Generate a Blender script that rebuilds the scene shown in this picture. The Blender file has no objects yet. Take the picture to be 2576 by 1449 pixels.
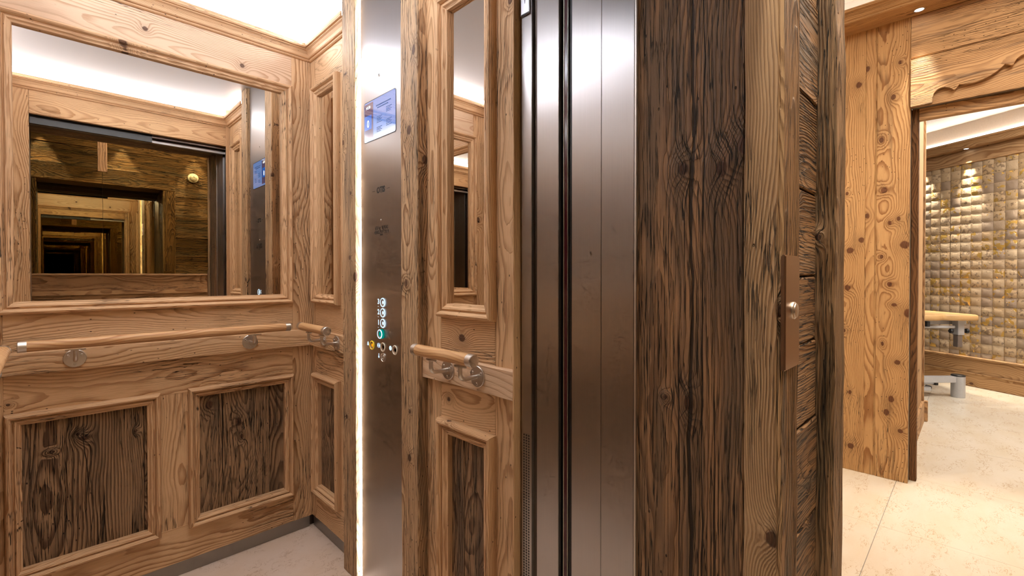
import bpy, bmesh, math, random
from mathutils import Vector, Matrix, noise
random.seed(7)
SC = bpy.context.scene
COL = SC.collection
F_PX, HC = 1168.0, 1.2

# ------------------------------------------------------------------ camera
cam = bpy.data.cameras.new('camera'); cam_o = bpy.data.objects.new('camera', cam); COL.objects.link(cam_o)
PITCH = 0.0097
cam_o.location = (0, 0, HC)
cam_o.rotation_euler = (math.pi/2 - PITCH, 0, -math.pi/4)
cam.sensor_width = 36; cam.lens = F_PX*36/2576
cam.shift_y = -(724.5-690-F_PX*math.tan(PITCH))/2576
cam.clip_start = 0.02
SC.camera = cam_o

# ------------------------------------------------------------------ world, light, exposure
w = bpy.data.worlds.new('world'); SC.world = w; w.use_nodes = True
w.node_tree.nodes['Background'].inputs[0].default_value = (1.0, .86, .7, 1)
w.node_tree.nodes['Background'].inputs[1].default_value = 0.05
SC.view_settings.view_transform = 'Standard'; SC.view_settings.look = 'None'
SC.view_settings.gamma = 1.0; SC.view_settings.exposure = 0.0
SC.view_settings.use_curve_mapping = False
SC.cycles.max_bounces = 9; SC.cycles.glossy_bounces = 8; SC.cycles.diffuse_bounces = 3
SC.cycles.use_adaptive_sampling = True; SC.cycles.adaptive_threshold = .09; SC.cycles.adaptive_min_samples = 10
SC.cycles.sample_clamp_indirect = 6.0
SC.cycles.use_denoising = True
E_CAR = 62.0        # LED strips on the car's crown
E_COP = 30.0        # vertical LED strip beside the control panel
E_HALL = 30.0       # corridor cove
E_ROOM = 30.0       # treatment room cove
SPOT_HALL, SPOT_LAND, SPOT_ROOM = 52.0, 60.0, 130.0

def area(name, loc, size, power, color, rot=(0, 0, 0)):
    l = bpy.data.lights.new(name, 'AREA'); l.shape = 'RECTANGLE'; l.size, l.size_y = size; l.energy = power; l.color = color
    o = bpy.data.objects.new(name, l); o.location = loc; o.rotation_euler = rot; COL.objects.link(o); return o
# added fill lights under the ceilings of corridor, car and room; no real panels
area('ceiling_fill_light', (1.6, -.30, 2.80), (2.6, .4), 52, (1, .88, .74))
cl = area('ceiling_fill_light', (.34, 1.5, 2.312), (.8, 1.1), 6.5, (1, .97, .93)); cl.data.spread = math.radians(100)  # fill added to even out the car; limited spread hides it from the mirrors
area('ceiling_fill_light', (2.4, .9, 2.80), (1.0, .8), 10, (1, .86, .68))
area('ceiling_fill_light', (5.2, -.7, 2.78), (1.8, 1.4), 100, (1, .94, .86))

# ------------------------------------------------------------------ node helpers
class NT:
    def __init__(s, tree): s.t = tree; s.n = tree.nodes; s.l = tree.links
    def node(s, ty, **kw):
        n = s.n.new(ty)
        for k, v in kw.items(): setattr(n, k, v)
        return n
    def put(s, sock, v):
        if v is None: return
        if isinstance(v, bpy.types.NodeSocket): s.l.new(v, sock)
        elif isinstance(v, (tuple, list)) and len(v) == 3 and sock.type == 'RGBA': sock.default_value = (*v, 1)
        else: sock.default_value = v
    def m(s, op, a, b=None, c=None, clamp=False):
        n = s.node('ShaderNodeMath', operation=op); n.use_clamp = clamp
        for i, v in enumerate((a, b, c)): s.put(n.inputs[i], v)
        return n.outputs[0]
    def vm(s, op, a, b=None, out=0):
        n = s.node('ShaderNodeVectorMath', operation=op)
        s.put(n.inputs[0], a); s.put(n.inputs[1], b)
        return n.outputs[out]
    def comb(s, x, y, z):
        n = s.node('ShaderNodeCombineXYZ')
        for i, v in enumerate((x, y, z)): s.put(n.inputs[i], v)
        return n.outputs[0]
    def noise(s, v, scale=1, detail=3, rough=.5, w=None, out=0):
        n = s.node('ShaderNodeTexNoise')
        s.put(n.inputs['Vector'], v); n.inputs['Scale'].default_value = scale
        n.inputs['Detail'].default_value = detail; n.inputs['Roughness'].default_value = rough
        return n.outputs[out]
    def mix(s, f, a, b, mode='MIX'):
        n = s.node('ShaderNodeMix', data_type='RGBA', blend_type=mode)
        s.put(n.inputs[0], f); s.put(n.inputs[6], a); s.put(n.inputs[7], b)
        return n.outputs[2]
    def ramp(s, f, lo, hi, a=0., b=1.):
        n = s.node('ShaderNodeMapRange', interpolation_type='SMOOTHSTEP')
        for i, v in enumerate((f, lo, hi, a, b)): s.put(n.inputs[i], v)
        return n.outputs[0]

def new_mat(name):
    m = bpy.data.materials.new(name); m.use_nodes = True
    t = NT(m.node_tree); b = t.n['Principled BSDF']
    return m, t, b

def wood(name, light, dark, ring=1.0, freq=150, grey=0.0, greycol=(.25, .2, .15), cracks=.3, knots=.35, holes=.4,
         bump=.6, rough=.62, hero=(), crack_lines=(), vary=.5, knotcol=(.055, .022, .012), warp=1.0, wavy=0.0):
    """solid reclaimed spruce: growth rings round a pith line, knots, checks, worm holes; attribute g = (along, across, depth) in metres"""
    m, t, b = new_mat(name)
    at = t.node('ShaderNodeAttribute', attribute_name='g').outputs['Vector']
    oi = t.node('ShaderNodeObjectInfo').outputs['Random']
    sp = t.node('ShaderNodeSeparateXYZ'); t.l.new(at, sp.inputs[0]); al, ac0, de = sp.outputs
    ac = t.m('MULTIPLY_ADD', de, 1.17, ac0)
    seed = t.m('MULTIPLY', oi, 97.3)
    r2 = t.m('FRACT', t.m('MULTIPLY', oi, 31.7)); r3 = t.m('FRACT', t.m('MULTIPLY', oi, 173.1))
    sx = t.m('ADD', al, seed)
    # slow wander of the pith: cathedral figure
    wv = t.noise(t.comb(t.m('MULTIPLY', sx, 1.3), t.m('MULTIPLY', ac, 2.5), seed), 1, 2, .5, out=1)
    ws = t.node('ShaderNodeSeparateColor'); t.l.new(wv, ws.inputs[0])
    w1 = t.m('MULTIPLY', t.m('SUBTRACT', ws.outputs[0], .5), .22*warp)
    w2 = t.m('MULTIPLY', t.m('SUBTRACT', ws.outputs[1], .5), .16*warp)
    # random knots
    vo = t.node('ShaderNodeTexVoronoi', feature='F1', voronoi_dimensions='2D'); vo.inputs['Randomness'].default_value = .9
    t.put(vo.inputs['Vector'], t.comb(t.m('MULTIPLY', sx, .72), t.m('ADD', ac, t.m('MULTIPLY', seed, .31)), 0))
    vo.inputs['Scale'].default_value = 5.0
    vcs = t.node('ShaderNodeSeparateColor'); t.l.new(vo.outputs['Color'], vcs.inputs[0])
    gate = t.m('LESS_THAN', vcs.outputs[0], knots)
    dj = t.m('ADD', t.m('DIVIDE', vo.outputs['Distance'], 5.0), t.m('MULTIPLY', t.m('SUBTRACT', t.noise(t.comb(t.m('MULTIPLY', sx, 60), t.m('MULTIPLY', ac, 60), seed), 1, 2), .5), .006))
    krad = t.m('MULTIPLY_ADD', vcs.outputs[1], .011, .0045)
    q = t.m('DIVIDE', dj, krad)
    kd = t.m('MULTIPLY', gate, t.ramp(q, 1.15, .75))
    kw = t.m('MULTIPLY', gate, t.m('POWER', 2.718, t.m('MULTIPLY', t.m('POWER', t.m('DIVIDE', q, 2.4), 2), -1)))
    kring = t.m('MULTIPLY', q, 1.0)
    for (ka, kc, kr, asp) in hero:
        dx = t.m('DIVIDE', t.m('SUBTRACT', al, ka), kr*asp); dy = t.m('DIVIDE', t.m('SUBTRACT', ac, kc), kr)
        q2 = t.m('SQRT', t.m('ADD', t.m('POWER', dx, 2), t.m('POWER', dy, 2)))
        jn = t.m('MULTIPLY', t.m('SUBTRACT', t.noise(t.comb(t.m('MULTIPLY', al, 50), t.m('MULTIPLY', ac, 90), 0), 1, 2), .5), .5)
        q2 = t.m('ADD', q2, jn)
        kd = t.m('MAXIMUM', kd, t.ramp(q2, 1.15, .75))
        kw = t.m('ADD', kw, t.m('POWER', 2.718, t.m('MULTIPLY', t.m('POWER', t.m('DIVIDE', q2, 2.6), 2), -1)))
    pa = t.m('ADD', t.m('ADD', ac0, w1), t.m('MULTIPLY', t.m('SUBTRACT', r2, .5), .16))
    pb = t.m('ADD', t.m('ADD', de, w2), t.m('MULTIPLY_ADD', r3, .10, .045))
    rr = t.m('SQRT', t.m('ADD', t.m('POWER', pa, 2), t.m('POWER', pb, 2)))
    rr = t.m('ADD', rr, t.m('MULTIPLY', kw, .024))
    rr = t.m('ADD', rr, t.m('MULTIPLY', t.m('SUBTRACT', t.noise(t.comb(t.m('MULTIPLY', sx, 9), t.m('MULTIPLY', ac, 40), seed), 1, 2), .5), .0055+wavy))
    ph = t.m('FRACT', t.m('MULTIPLY', rr, freq))
    ringv = t.m('MULTIPLY', t.m('POWER', t.ramp(ph, .25, .88), 1.5), t.ramp(ph, 1.0, .93))
    amp = t.ramp(t.noise(t.comb(t.m('MULTIPLY', sx, 1.1), t.m('MULTIPLY', ac, 14), seed), 1, 2), .25, .65, .35, 1.0)
    ringa = t.m('MULTIPLY', ringv, amp)
    fib = t.noise(t.comb(t.m('MULTIPLY', sx, 14), t.m('MULTIPLY', ac, 520), t.m('MULTIPLY', de, 520)), 1, 3, .6)
    big = t.noise(t.comb(t.m('MULTIPLY', sx, 1.6), t.m('MULTIPLY', ac, 9), seed), 1, 3, .55)
    # checks running with the grain
    cn = t.noise(t.comb(t.m('MULTIPLY', sx, 4.0), t.m('ADD', t.m('MULTIPLY', ac, 150), t.m('MULTIPLY', kw, 3.0)), seed), 1, 3, .55)
    crk = t.ramp(t.m('ABSOLUTE', t.m('SUBTRACT', cn, .5)), .022, .004)
    cg = t.ramp(t.noise(t.comb(t.m('MULTIPLY', sx, 2.2), t.m('MULTIPLY', ac, 7), t.m('ADD', seed, 9.1)), 1, 2), .62-cracks*.5, .78-cracks*.5)
    crk = t.m('MULTIPLY', crk, cg)
    for (c0, a0, a1, wid, wob) in crack_lines:
        cx = t.m('SUBTRACT', t.m('SUBTRACT', ac, c0), t.m('MULTIPLY', t.m('SUBTRACT', t.noise(t.comb(t.m('MULTIPLY', al, 3.2), c0*50, 0), 1, 3, .6), .5), wob))
        wn = t.m('MULTIPLY', t.ramp(t.noise(t.comb(t.m('MULTIPLY', al, 6.), c0*20, 4), 1, 3), .25, .7, .3, 1.5), wid)
        lo = t.m('DIVIDE', t.m('ABSOLUTE', cx), wn)
        g1 = t.m('MULTIPLY', t.ramp(al, a0, a0+.05), t.ramp(al, a1, a1-.05))
        crk = t.m('MAXIMUM', crk, t.m('MULTIPLY', t.ramp(lo, 1.1, .5), g1))
    # worm and nail holes
    vh = t.node('ShaderNodeTexVoronoi', feature='F1', voronoi_dimensions='2D')
    t.put(vh.inputs['Vector'], t.comb(t.m('MULTIPLY', sx, .6), ac, t.m('MULTIPLY', seed, .5))); vh.inputs['Scale'].default_value = 42
    vhs = t.node('ShaderNodeSeparateColor'); t.l.new(vh.outputs['Color'], vhs.inputs[0])
    hz = t.ramp(t.noise(t.comb(t.m('MULTIPLY', sx, 2.5), t.m('MULTIPLY', ac, 6), t.m('ADD', seed, 3)), 1, 2), .45, .6)
    hole = t.m('MULTIPLY', t.m('MULTIPLY', t.m('LESS_THAN', vhs.outputs[0], holes*.35), hz), t.ramp(vh.outputs['Distance'], .085, .05))
    # colour
    f = t.m('ADD', t.m('MULTIPLY', ringa, .95*ring), t.m('MULTIPLY', t.m('SUBTRACT', fib, .5), 1.0))
    f = t.m('ADD', f, t.m('MULTIPLY', t.m('SUBTRACT', big, .45), vary*1.3))
    f = t.m('ADD', f, t.m('MULTIPLY', t.m('SUBTRACT', r3, .5), vary*.5), clamp=True)
    c = t.mix(f, light, dark)
    if grey > 0:
        gm = t.ramp(t.noise(t.comb(t.m('MULTIPLY', sx, 2.0), t.m('MULTIPLY', ac, 22), t.m('ADD', seed, 5)), 1, 4, .6), .62-grey*.4, .80-grey*.3)
        c = t.mix(t.m('MULTIPLY', gm, .75), c, greycol)
    halo = t.m('MULTIPLY', t.m('SUBTRACT', kw, kd, clamp=True), .32, clamp=True)
    c = t.mix(halo, c, tuple(x*.45 for x in dark))
    kin = t.m('MULTIPLY', t.ramp(t.m('SINE', t.m('MULTIPLY', rr, 1500)), -1, 1), .55)
    kc_ = t.mix(kin, knotcol, tuple(x*2.6 for x in knotcol))
    c = t.mix(t.m('MULTIPLY', kd, .9), c, kc_)
    dk = t.m('MAXIMUM', crk, hole)
    c = t.mix(t.m('MULTIPLY', dk, .9), c, (.012, .007, .004))
    t.put(b.inputs['Base Color'], c)
    t.put(b.inputs['Roughness'], t.m('MULTIPLY_ADD', fib, .2, rough-.1))
    b.inputs['Specular IOR Level'].default_value = .3
    h = t.m('ADD', t.m('MULTIPLY', ringv, .55), t.m('MULTIPLY', fib, .35))
    h = t.m('SUBTRACT', h, t.m('MULTIPLY', dk, 2.6))
    h = t.m('SUBTRACT', h, t.m('MULTIPLY', t.m('ABSOLUTE', t.m('SUBTRACT', kd, .5)), -.5))
    h = t.m('ADD', h, t.m('MULTIPLY', big, 1.5))
    bn = t.node('ShaderNodeBump'); bn.inputs['Strength'].default_value = bump; bn.inputs['Distance'].default_value = .0026
    t.put(bn.inputs['Height'], h); t.put(b.inputs['Normal'], bn.outputs[0])
    return m

def metal(name, col, rough, aniso=0.0, horizontal=False, streak=.05):
    m, t, b = new_mat(name)
    b.inputs['Metallic'].default_value = 1.0
    geo = t.node('ShaderNodeNewGeometry').outputs['Position']
    sp = t.node('ShaderNodeSeparateXYZ'); t.l.new(geo, sp.inputs[0])
    k = (6, 900) if not horizontal else (700, 6)
    n = t.noise(t.comb(t.m('MULTIPLY', t.m('ADD', sp.outputs[0], sp.outputs[1]), k[1]), 0, t.m('MULTIPLY', sp.outputs[2], k[0])), 1, 2)
    c = t.mix(n, tuple(x*(1-streak*2) for x in col), tuple(min(1, x*(1+streak)) for x in col))
    t.put(b.inputs['Base Color'], c)
    t.put(b.inputs['Roughness'], t.m('MULTIPLY_ADD', n, streak*1.5, rough))
    if aniso:
        b.inputs['Anisotropic'].default_value = aniso
        tg = t.node('ShaderNodeTangent', direction_type='RADIAL', axis='Z'); t.put(b.inputs['Tangent'], tg.outputs[0])
        b.inputs['Anisotropic Rotation'].default_value = .25 if horizontal else 0.0
    return m

def plain(name, col, rough=.6, metallic=0., emit=None, strength=0.):
    m, t, b = new_mat(name)
    n = t.noise(t.node('ShaderNodeNewGeometry').outputs['Position'], 90, 3)
    t.put(b.inputs['Base Color'], t.mix(n, tuple(x*.9 for x in col), tuple(min(1, x*1.07) for x in col)))
    b.inputs['Roughness'].default_value = rough; b.inputs['Metallic'].default_value = metallic
    if emit:
        b.inputs['Emission Color'].default_value = (*emit, 1); b.inputs['Emission Strength'].default_value = strength
    return m

def stone(name, col, vein, scale=1., rough=.28, stretch=(1, 1)):
    m, t, b = new_mat(name)
    geo = t.node('ShaderNodeNewGeometry').outputs['Position']
    sp = t.node('ShaderNodeSeparateXYZ'); t.l.new(geo, sp.inputs[0])
    v = t.comb(t.m('MULTIPLY', sp.outputs[0], stretch[0]), t.m('MULTIPLY', sp.outputs[1], stretch[1]), 0)
    a = t.noise(v, 3.2*scale, 5, .6)
    d = t.noise(t.vm('ADD', v, t.vm('MULTIPLY', t.noise(v, 30*scale, 2, .5, out=1), (.05, .05, 0))), 16*scale, 4, .62)
    vv = t.m('MULTIPLY', t.ramp(t.m('ABSOLUTE', t.m('SUBTRACT', d, .5)), .020, .003), t.ramp(t.noise(v, 7*scale, 2), .42, .62))
    g = t.noise(v, 120*scale, 3)
    c = t.mix(t.ramp(a, .3, .75), col, tuple(x*y for x, y in zip(col, (.93, .88, .80))))
    c = t.mix(t.m('MULTIPLY', g, .10), c, vein)
    c = t.mix(t.m('MULTIPLY', vv, .75), c, vein)
    t.put(b.inputs['Base Color'], c); b.inputs['Roughness'].default_value = rough
    b.inputs['Specular IOR Level'].default_value = .4
    return m

def glow(name, col, s):
    m = bpy.data.materials.new(name); m.use_nodes = True; t = NT(m.node_tree); t.n.clear()
    e = t.node('ShaderNodeEmission'); e.inputs[0].default_value = (*col, 1); e.inputs[1].default_value = s
    o = t.node('ShaderNodeOutputMaterial'); t.l.new(e.outputs[0], o.inputs[0]); return m

def mirror_mat(name, col, rough=0.0):
    m, t, b = new_mat(name)
    b.inputs['Metallic'].default_value = 1; b.inputs['Base Color'].default_value = (*col, 1); b.inputs['Roughness'].default_value = rough
    return m

W = {}
PALE = ((.74, .485, .275), (.35, .165, .064))
W['pale'] = wood('pale_spruce', *PALE, freq=185, ring=.85, warp=.65, knots=.28, cracks=.28, holes=.5, bump=.7, vary=.4)
W['pale_flat'] = wood('pale_spruce_top_rail', (.74, .53, .36), (.42, .22, .11), freq=130, ring=.8, knots=.06, cracks=.12, holes=.25, bump=.4, vary=.3,
                      hero=((.267, .004, .009, 1.0), (.595, -.032, .0095, 1.0)), warp=1.0)
W['mould'] = wood('moulding_spruce', (.72, .465, .265), (.36, .17, .068), freq=240, ring=.8, warp=.4, knots=.12, cracks=.2, holes=.6, bump=.5, vary=.35)
W['rail'] = wood('handrail_spruce', (.62, .37, .18), (.42, .19, .075), freq=110, knots=.06, cracks=.03, holes=.0, bump=.15, rough=.42, vary=.3, warp=1.6)
W['beam'] = wood('hewn_beam_spruce', (.60, .39, .22), (.25, .12, .05), freq=180, knots=.5, cracks=.6, holes=1.3, bump=1.0, vary=.8, grey=.35, greycol=(.19, .13, .085))
W['beam_side'] = W['beam']
W['dark'] = wood('weathered_dark_panel', (.38, .235, .13), (.11, .055, .028), freq=150, knots=.35, cracks=.55, holes=.6, bump=1.1, vary=.8,
                 grey=.35, greycol=(.10, .065, .042))
W['jamb'] = wood('weathered_jamb_oak', (.47, .265, .135), (.15, .076, .037), freq=175, knots=.10, cracks=.58, holes=.3, bump=1.15, vary=.8, grey=.6,
                 greycol=(.16, .105, .065), hero=((1.408, .0055, .0100, 1.35), (1.396, -.0687, .0105, 1.5), (.947, -.0065, .0085, 1.7), (.95, .0406, .004, 1.2)),
                 crack_lines=((-.013, -.2, 2.3, .0032, .026), (.012, .2, 1.1, .0014, .016), (-.036, .5, 1.9, .0012, .02), (-.058, -.2, 1.0, .0010, .01)), warp=.35, wavy=.003)
W['jamb_edge'] = wood('sawn_frame_edge', (.56, .37, .215), (.29, .165, .085), freq=260, knots=.1, cracks=.3, holes=.3, bump=1.2, vary=.5,
                      hero=((.741, -.020, .011, 1.4),), warp=.5)
W['land'] = wood('weathered_landing_board', (.30, .165, .075), (.105, .055, .027), freq=150, knots=.2, cracks=.7, holes=.5, bump=1.8, vary=.9,
                 grey=.4, greycol=(.12, .085, .055))
W['post'] = wood('hewn_post', (.33, .205, .11), (.14, .08, .042), freq=120, knots=.3, cracks=.6, holes=.6, bump=1.8, vary=.6, grey=.3, greycol=(.12, .085, .05))
W['orange'] = wood('oiled_orange_spruce', (.60, .365, .165), (.30, .14, .05), freq=95, knots=.55, cracks=.25, holes=1.0, bump=.6, vary=.5,
                   grey=.12, greycol=(.20, .12, .06), knotcol=(.075, .024, .010))
W['header'] = wood('old_header_board', (.64, .40, .20), (.28, .14, .06), freq=140, knots=.3, cracks=.35, holes=.8, bump=.8, vary=.5, grey=.28, greycol=(.18, .12, .08), warp=.7)
W['casing'] = wood('brown_casing', (.24, .115, .045), (.11, .05, .02), freq=210, knots=.05, cracks=.3, holes=.1, bump=.9, vary=.3)
W['room'] = wood('room_trim_spruce', (.47, .28, .135), (.25, .12, .048), freq=75, knots=.45, cracks=.1, holes=.3, bump=.4, vary=.3, warp=1.4)
def kn_right(lst, X, cm):
    out = []
    for px, py, rad, asp in lst:
        u = (px-1288)/F_PX; out.append((HC+(690-py)/F_PX*X*math.sqrt(2)/(1+u), X*(1-u)/(1+u)-cm, rad, asp))
    return tuple(out)
OR = dict(freq=150, warp=.8, cracks=.25, holes=1.3, bump=.6, vary=.5, grey=.16, greycol=(.20, .12, .06), knotcol=(.075, .024, .010))
ORC = ((.60, .365, .165), (.30, .14, .05))
W['orange_wide'] = wood('oiled_orange_spruce_wide', *ORC, knots=.08, **OR, hero=kn_right([(2244, 246, .012, 1.4), (2215, 353, .012, 1.6), (2222, 479, .016, 1.1), (2237, 561, .009, 1.5), (2259, 550, .009, 1.5),
    (2275, 616, .022, 1.1), (2217, 646, .010, 1.2), (2238, 715, .012, 1.3), (2250, 767, .013, .8), (2285, 788, .018, 1.5), (2259, 912, .015, 1.0), (2221, 865, .007, 2.), (2244, 1005, .014, 1.5),
    (2232, 1038, .014, 1.4), (2268, 1086, .013, 1.0), (2260, 159, .008, 1.5)], 3.475, .346))
W['orange_far'] = wood('oiled_orange_spruce_far', *ORC, knots=.08, **OR, hero=kn_right([(2157, 216, .016, 1.2), (2166, 604, .015, 1.2), (2138, 630, .019, 1.0), (2143, 1123, .017, 1.1), (2140, 987, .009, 1.6), (2132, 724, .016, 1.2)], 3.475, .53))
DK = dict(freq=150, knots=.05, cracks=.6, holes=.5, bump=1.1, vary=.7, grey=.35, greycol=(.10, .065, .042))
DKC = ((.38, .235, .13), (.11, .055, .028))
W['dark_one'] = wood('weathered_dark_panel_knotty', *DKC, **DK, warp=.5, hero=((.618, -.003, .010, 1.0), (.635, -.018, .006, 1.0), (.590, -.085, .007, .7), (.609, .141, .005, 1.2)),
                     crack_lines=((.045, .20, .44, .0030, .06), (-.004, .42, .68, .0016, .05)))
W['dark_two'] = wood('weathered_dark_panel_feathered', *DKC, **DK, warp=1.2, hero=((.566, -.024, .011, 1.8), (.50, -.012, .006, 2.)), crack_lines=((-.085, .25, .7, .002, .02), (.07, .22, .5, .0015, .02)))
BM = dict(freq=180, knots=.12, cracks=.6, holes=1.5, bump=1.0, vary=.8, grey=.35, greycol=(.19, .13, .085))
BMC = ((.60, .39, .22), (.25, .12, .05))
W['beam_far'] = wood('hewn_beam_spruce_far', *BMC, **BM, hero=((1.266, -.0105, .009, 1.1), (1.52, -.02, .007, 1.2), (2.0, .02, .006, 1.)))
W['beam_near'] = wood('hewn_beam_spruce_near', *BMC, **BM, hero=((1.676, -.002, .013, 1.3), (1.17, .018, .009, 1.4), (.59, 0, .009, 1.4), (1.93, -.03, .008, 2.2)))
W['cover'] = wood('corridor_panel_spruce', (.46, .27, .13), (.24, .12, .05), freq=100, knots=.3, cracks=.4, holes=.4, bump=.8, vary=.5)
STEEL = metal('brushed_steel', (.46, .44, .435), .30, aniso=.8)
STEEL_S = metal('satin_steel_fitting', (.66, .62, .58), .36, streak=.02)
STEEL_C = metal('ceiling_sheet_steel', (.60, .60, .63), .42, streak=.04)
SKIRT = metal('skirting_steel', (.34, .32, .30), .42, streak=.03)
BLACK = plain('black_rubber', (.012, .012, .013), .5)
BLACKP = plain('black_plastic', (.02, .02, .022), .35)
GREYM = plain('grey_powder_coat', (.50, .50, .52), .38, .35)
DARKM = metal('dark_track_steel', (.16, .13, .11), .4)
PAD = plain('tan_upholstery', (.58, .35, .15), .45)
WHITE = plain('white_plaster', (.82, .79, .75), .8)
WHITEP = plain('white_plastic', (.80, .78, .72), .4)
MIR = mirror_mat('silver_mirror', (.80, .75, .68))
MIRB = mirror_mat('bronze_mirror', (.48, .42, .21))
STONE_F = stone('beige_limestone', (.66, .60, .51), (.42, .29, .17), .9, .22, (.8, 2.2))
STONE_C = stone('pink_beige_stone', (.70, .57, .49), (.42, .27, .18), 1.3, .35)
GROUT = plain('grout', (.32, .28, .25), .9)
LED = glow('led_white', (.86, .91, 1.0), E_CAR)
LEDC = glow('led_strip_white', (1, .97, .93), E_COP)
LEDH = glow('led_cove', (1.0, .90, .76), E_HALL)
LEDR = glow('led_cove_room', (1.0, .93, .84), E_ROOM)
LAMP = glow('lamp_face', (.85, .92, 1.0), 9.0)
INK = plain('black_ink', (.012, .011, .010), .6)
GLOWB = glow('backlit_blue_white', (.62, .82, 1.0), 1.35)
GLOWT = glow('backlit_teal', (.0, .28, .22), .9)
YEL = plain('yellow_ring', (.9, .60, .02), .35, 0, (1, .65, .02), .25)
CREAM = plain('cream_ring', (.85, .78, .66), .35)
SCR_A = glow('screen_pale_blue', (.26, .45, 1.0), .80)
SCR_B = glow('screen_plum', (.24, .16, .34), .55)
SCR_C = glow('screen_blue', (.02, .24, .90), .90)
SCR_T = glow('screen_text', (.95, 1.0, 1.0), 1.6)
SCR_D = plain('screen_dark_text', (.03, .08, .25), .5)
GLASS_S = mirror_mat('screen_glass', (.5, .5, .5))

# ------------------------------------------------------------------ object helpers
def meta(o, label=None, cat=None, group=None, kind=None):
    if label: o['label'] = label
    if cat: o['category'] = cat
    if group: o['group'] = group
    if kind: o['kind'] = kind
    return o
def empty(name, loc, **kw):
    o = bpy.data.objects.new(name, None); o.location = loc; o.empty_display_size = .05; COL.objects.link(o)
    return meta(o, **kw)
def wloc(o):
    v = Vector((0, 0, 0))
    while o: v += o.location; o = o.parent
    return v
def link(name, me, mat, parent=None, origin=None):
    """mesh data in world coordinates; object origin put at `origin` (or the bbox's foot)"""
    vs = [v.co for v in me.vertices]
    if origin is None:
        origin = Vector((sum(v.x for v in vs)/len(vs), sum(v.y for v in vs)/len(vs), min(v.z for v in vs)))
    origin = Vector(origin); me.transform(Matrix.Translation(-origin))
    o = bpy.data.objects.new(name, me); COL.objects.link(o)
    if parent: o.parent = parent; o.location = origin - wloc(parent)
    else: o.location = origin
    if mat is not None: me.materials.append(mat)
    return o
def mesh_from(verts, faces, g=None, smooth=False):
    me = bpy.data.meshes.new('m'); me.from_pydata([tuple(v) for v in verts], [], faces); me.update()
    bm = bmesh.new(); bm.from_mesh(me); bmesh.ops.recalc_face_normals(bm, faces=bm.faces); bm.to_mesh(me); bm.free()
    if g is not None:
        a = me.attributes.new('g', 'FLOAT_VECTOR', 'POINT')
        a.data.foreach_set('vector', [c for v in g for c in v])
    if smooth: me.polygons.foreach_set('use_smooth', [True]*len(me.polygons))
    return me

class Plane:
    def __init__(s, O, U, N): s.O, s.U, s.N = Vector(O), Vector(U), Vector(N)
    def p(s, u, d, z): return s.O + s.U*u + s.N*d + Vector((0, 0, z))
P_BACK = Plane((0, 2.23, 0), (1, 0, 0), (0, -1, 0))
P_RIGHT = Plane((.885, 0, 0), (0, 1, 0), (-1, 0, 0))
P_LEFT = Plane((-.205, 0, 0), (0, 1, 0), (1, 0, 0))
P_FRONT = Plane((0, .852, 0), (1, 0, 0), (0, 1, 0))
P_LAND = Plane((0, .27, 0), (1, 0, 0), (0, -1, 0))
P_OPP = Plane((0, -.74, 0), (1, 0, 0), (0, 1, 0))
P_HALL = Plane((3.475, 0, 0), (0, 1, 0), (-1, 0, 0))
P_REV = Plane((.885, 0, 0), (0, 1, 0), (-1, 0, 0))
cdir = Vector((.273, .42, 0)).normalized()
P_HIDE = Plane((7.03, .09, 0), cdir, (-cdir.y, cdir.x, 0))

def plank(pl, name, u0, u1, z0, z1, d0, d1, mat, parent=None, grain='z', ch=.0015, wob=.0006, N=None, seed=None, edge=0., kind=None):
    """board on plane pl, swept along its grain; chamfered section with slightly irregular arrises"""
    if grain == 'u': a0, a1, c0, c1 = u0, u1, z0, z1
    else: a0, a1, c0, c1 = z0, z1, u0, u1
    L = abs(a1-a0)
    if N is None: N = max(1, min(26, int(L/.08))) if (wob > .0004 and L > .1) else 1
    sd = random.random()*100 if seed is None else seed
    cm, dm = (c0+c1)/2, max(d0, d1)
    lo_d, hi_d = min(d0, d1), max(d0, d1)
    ch = min(ch, abs(c1-c0)*.3, (hi_d-lo_d)*.4)
    V, G, Fc = [], [], []
    for i in range(N+1):
        a = a0+(a1-a0)*i/N
        def w_(k, s=1.0): return (noise.noise(Vector((a*7.0, k*3.1, sd)))*wob*2 + noise.noise(Vector((a*1.7, k*5.3, sd)))*edge)*s
        e0, e1, f = w_(0), w_(1), w_(2, .5)
        sec = [(c0+e0, lo_d), (c0+e0, hi_d-ch+f), (c0+ch+e0, hi_d+f), (c1-ch+e1, hi_d+f), (c1+e1, hi_d-ch+f), (c1+e1, lo_d)]
        for c, d in sec:
            V.append(pl.p(a, d, c) if grain == 'u' else pl.p(c, d, a)); G.append((a, c-cm, d-dm))
        if i:
            b = (i-1)*6
            for j in range(6): Fc.append((b+j, b+(j+1) % 6, b+6+(j+1) % 6, b+6+j))
    Fc.append(tuple(range(6))); Fc.append(tuple(N*6+j for j in range(6)))
    o = link(name, mesh_from(V, Fc, G), mat, parent)
    if kind: o['kind'] = kind
    return o

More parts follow.
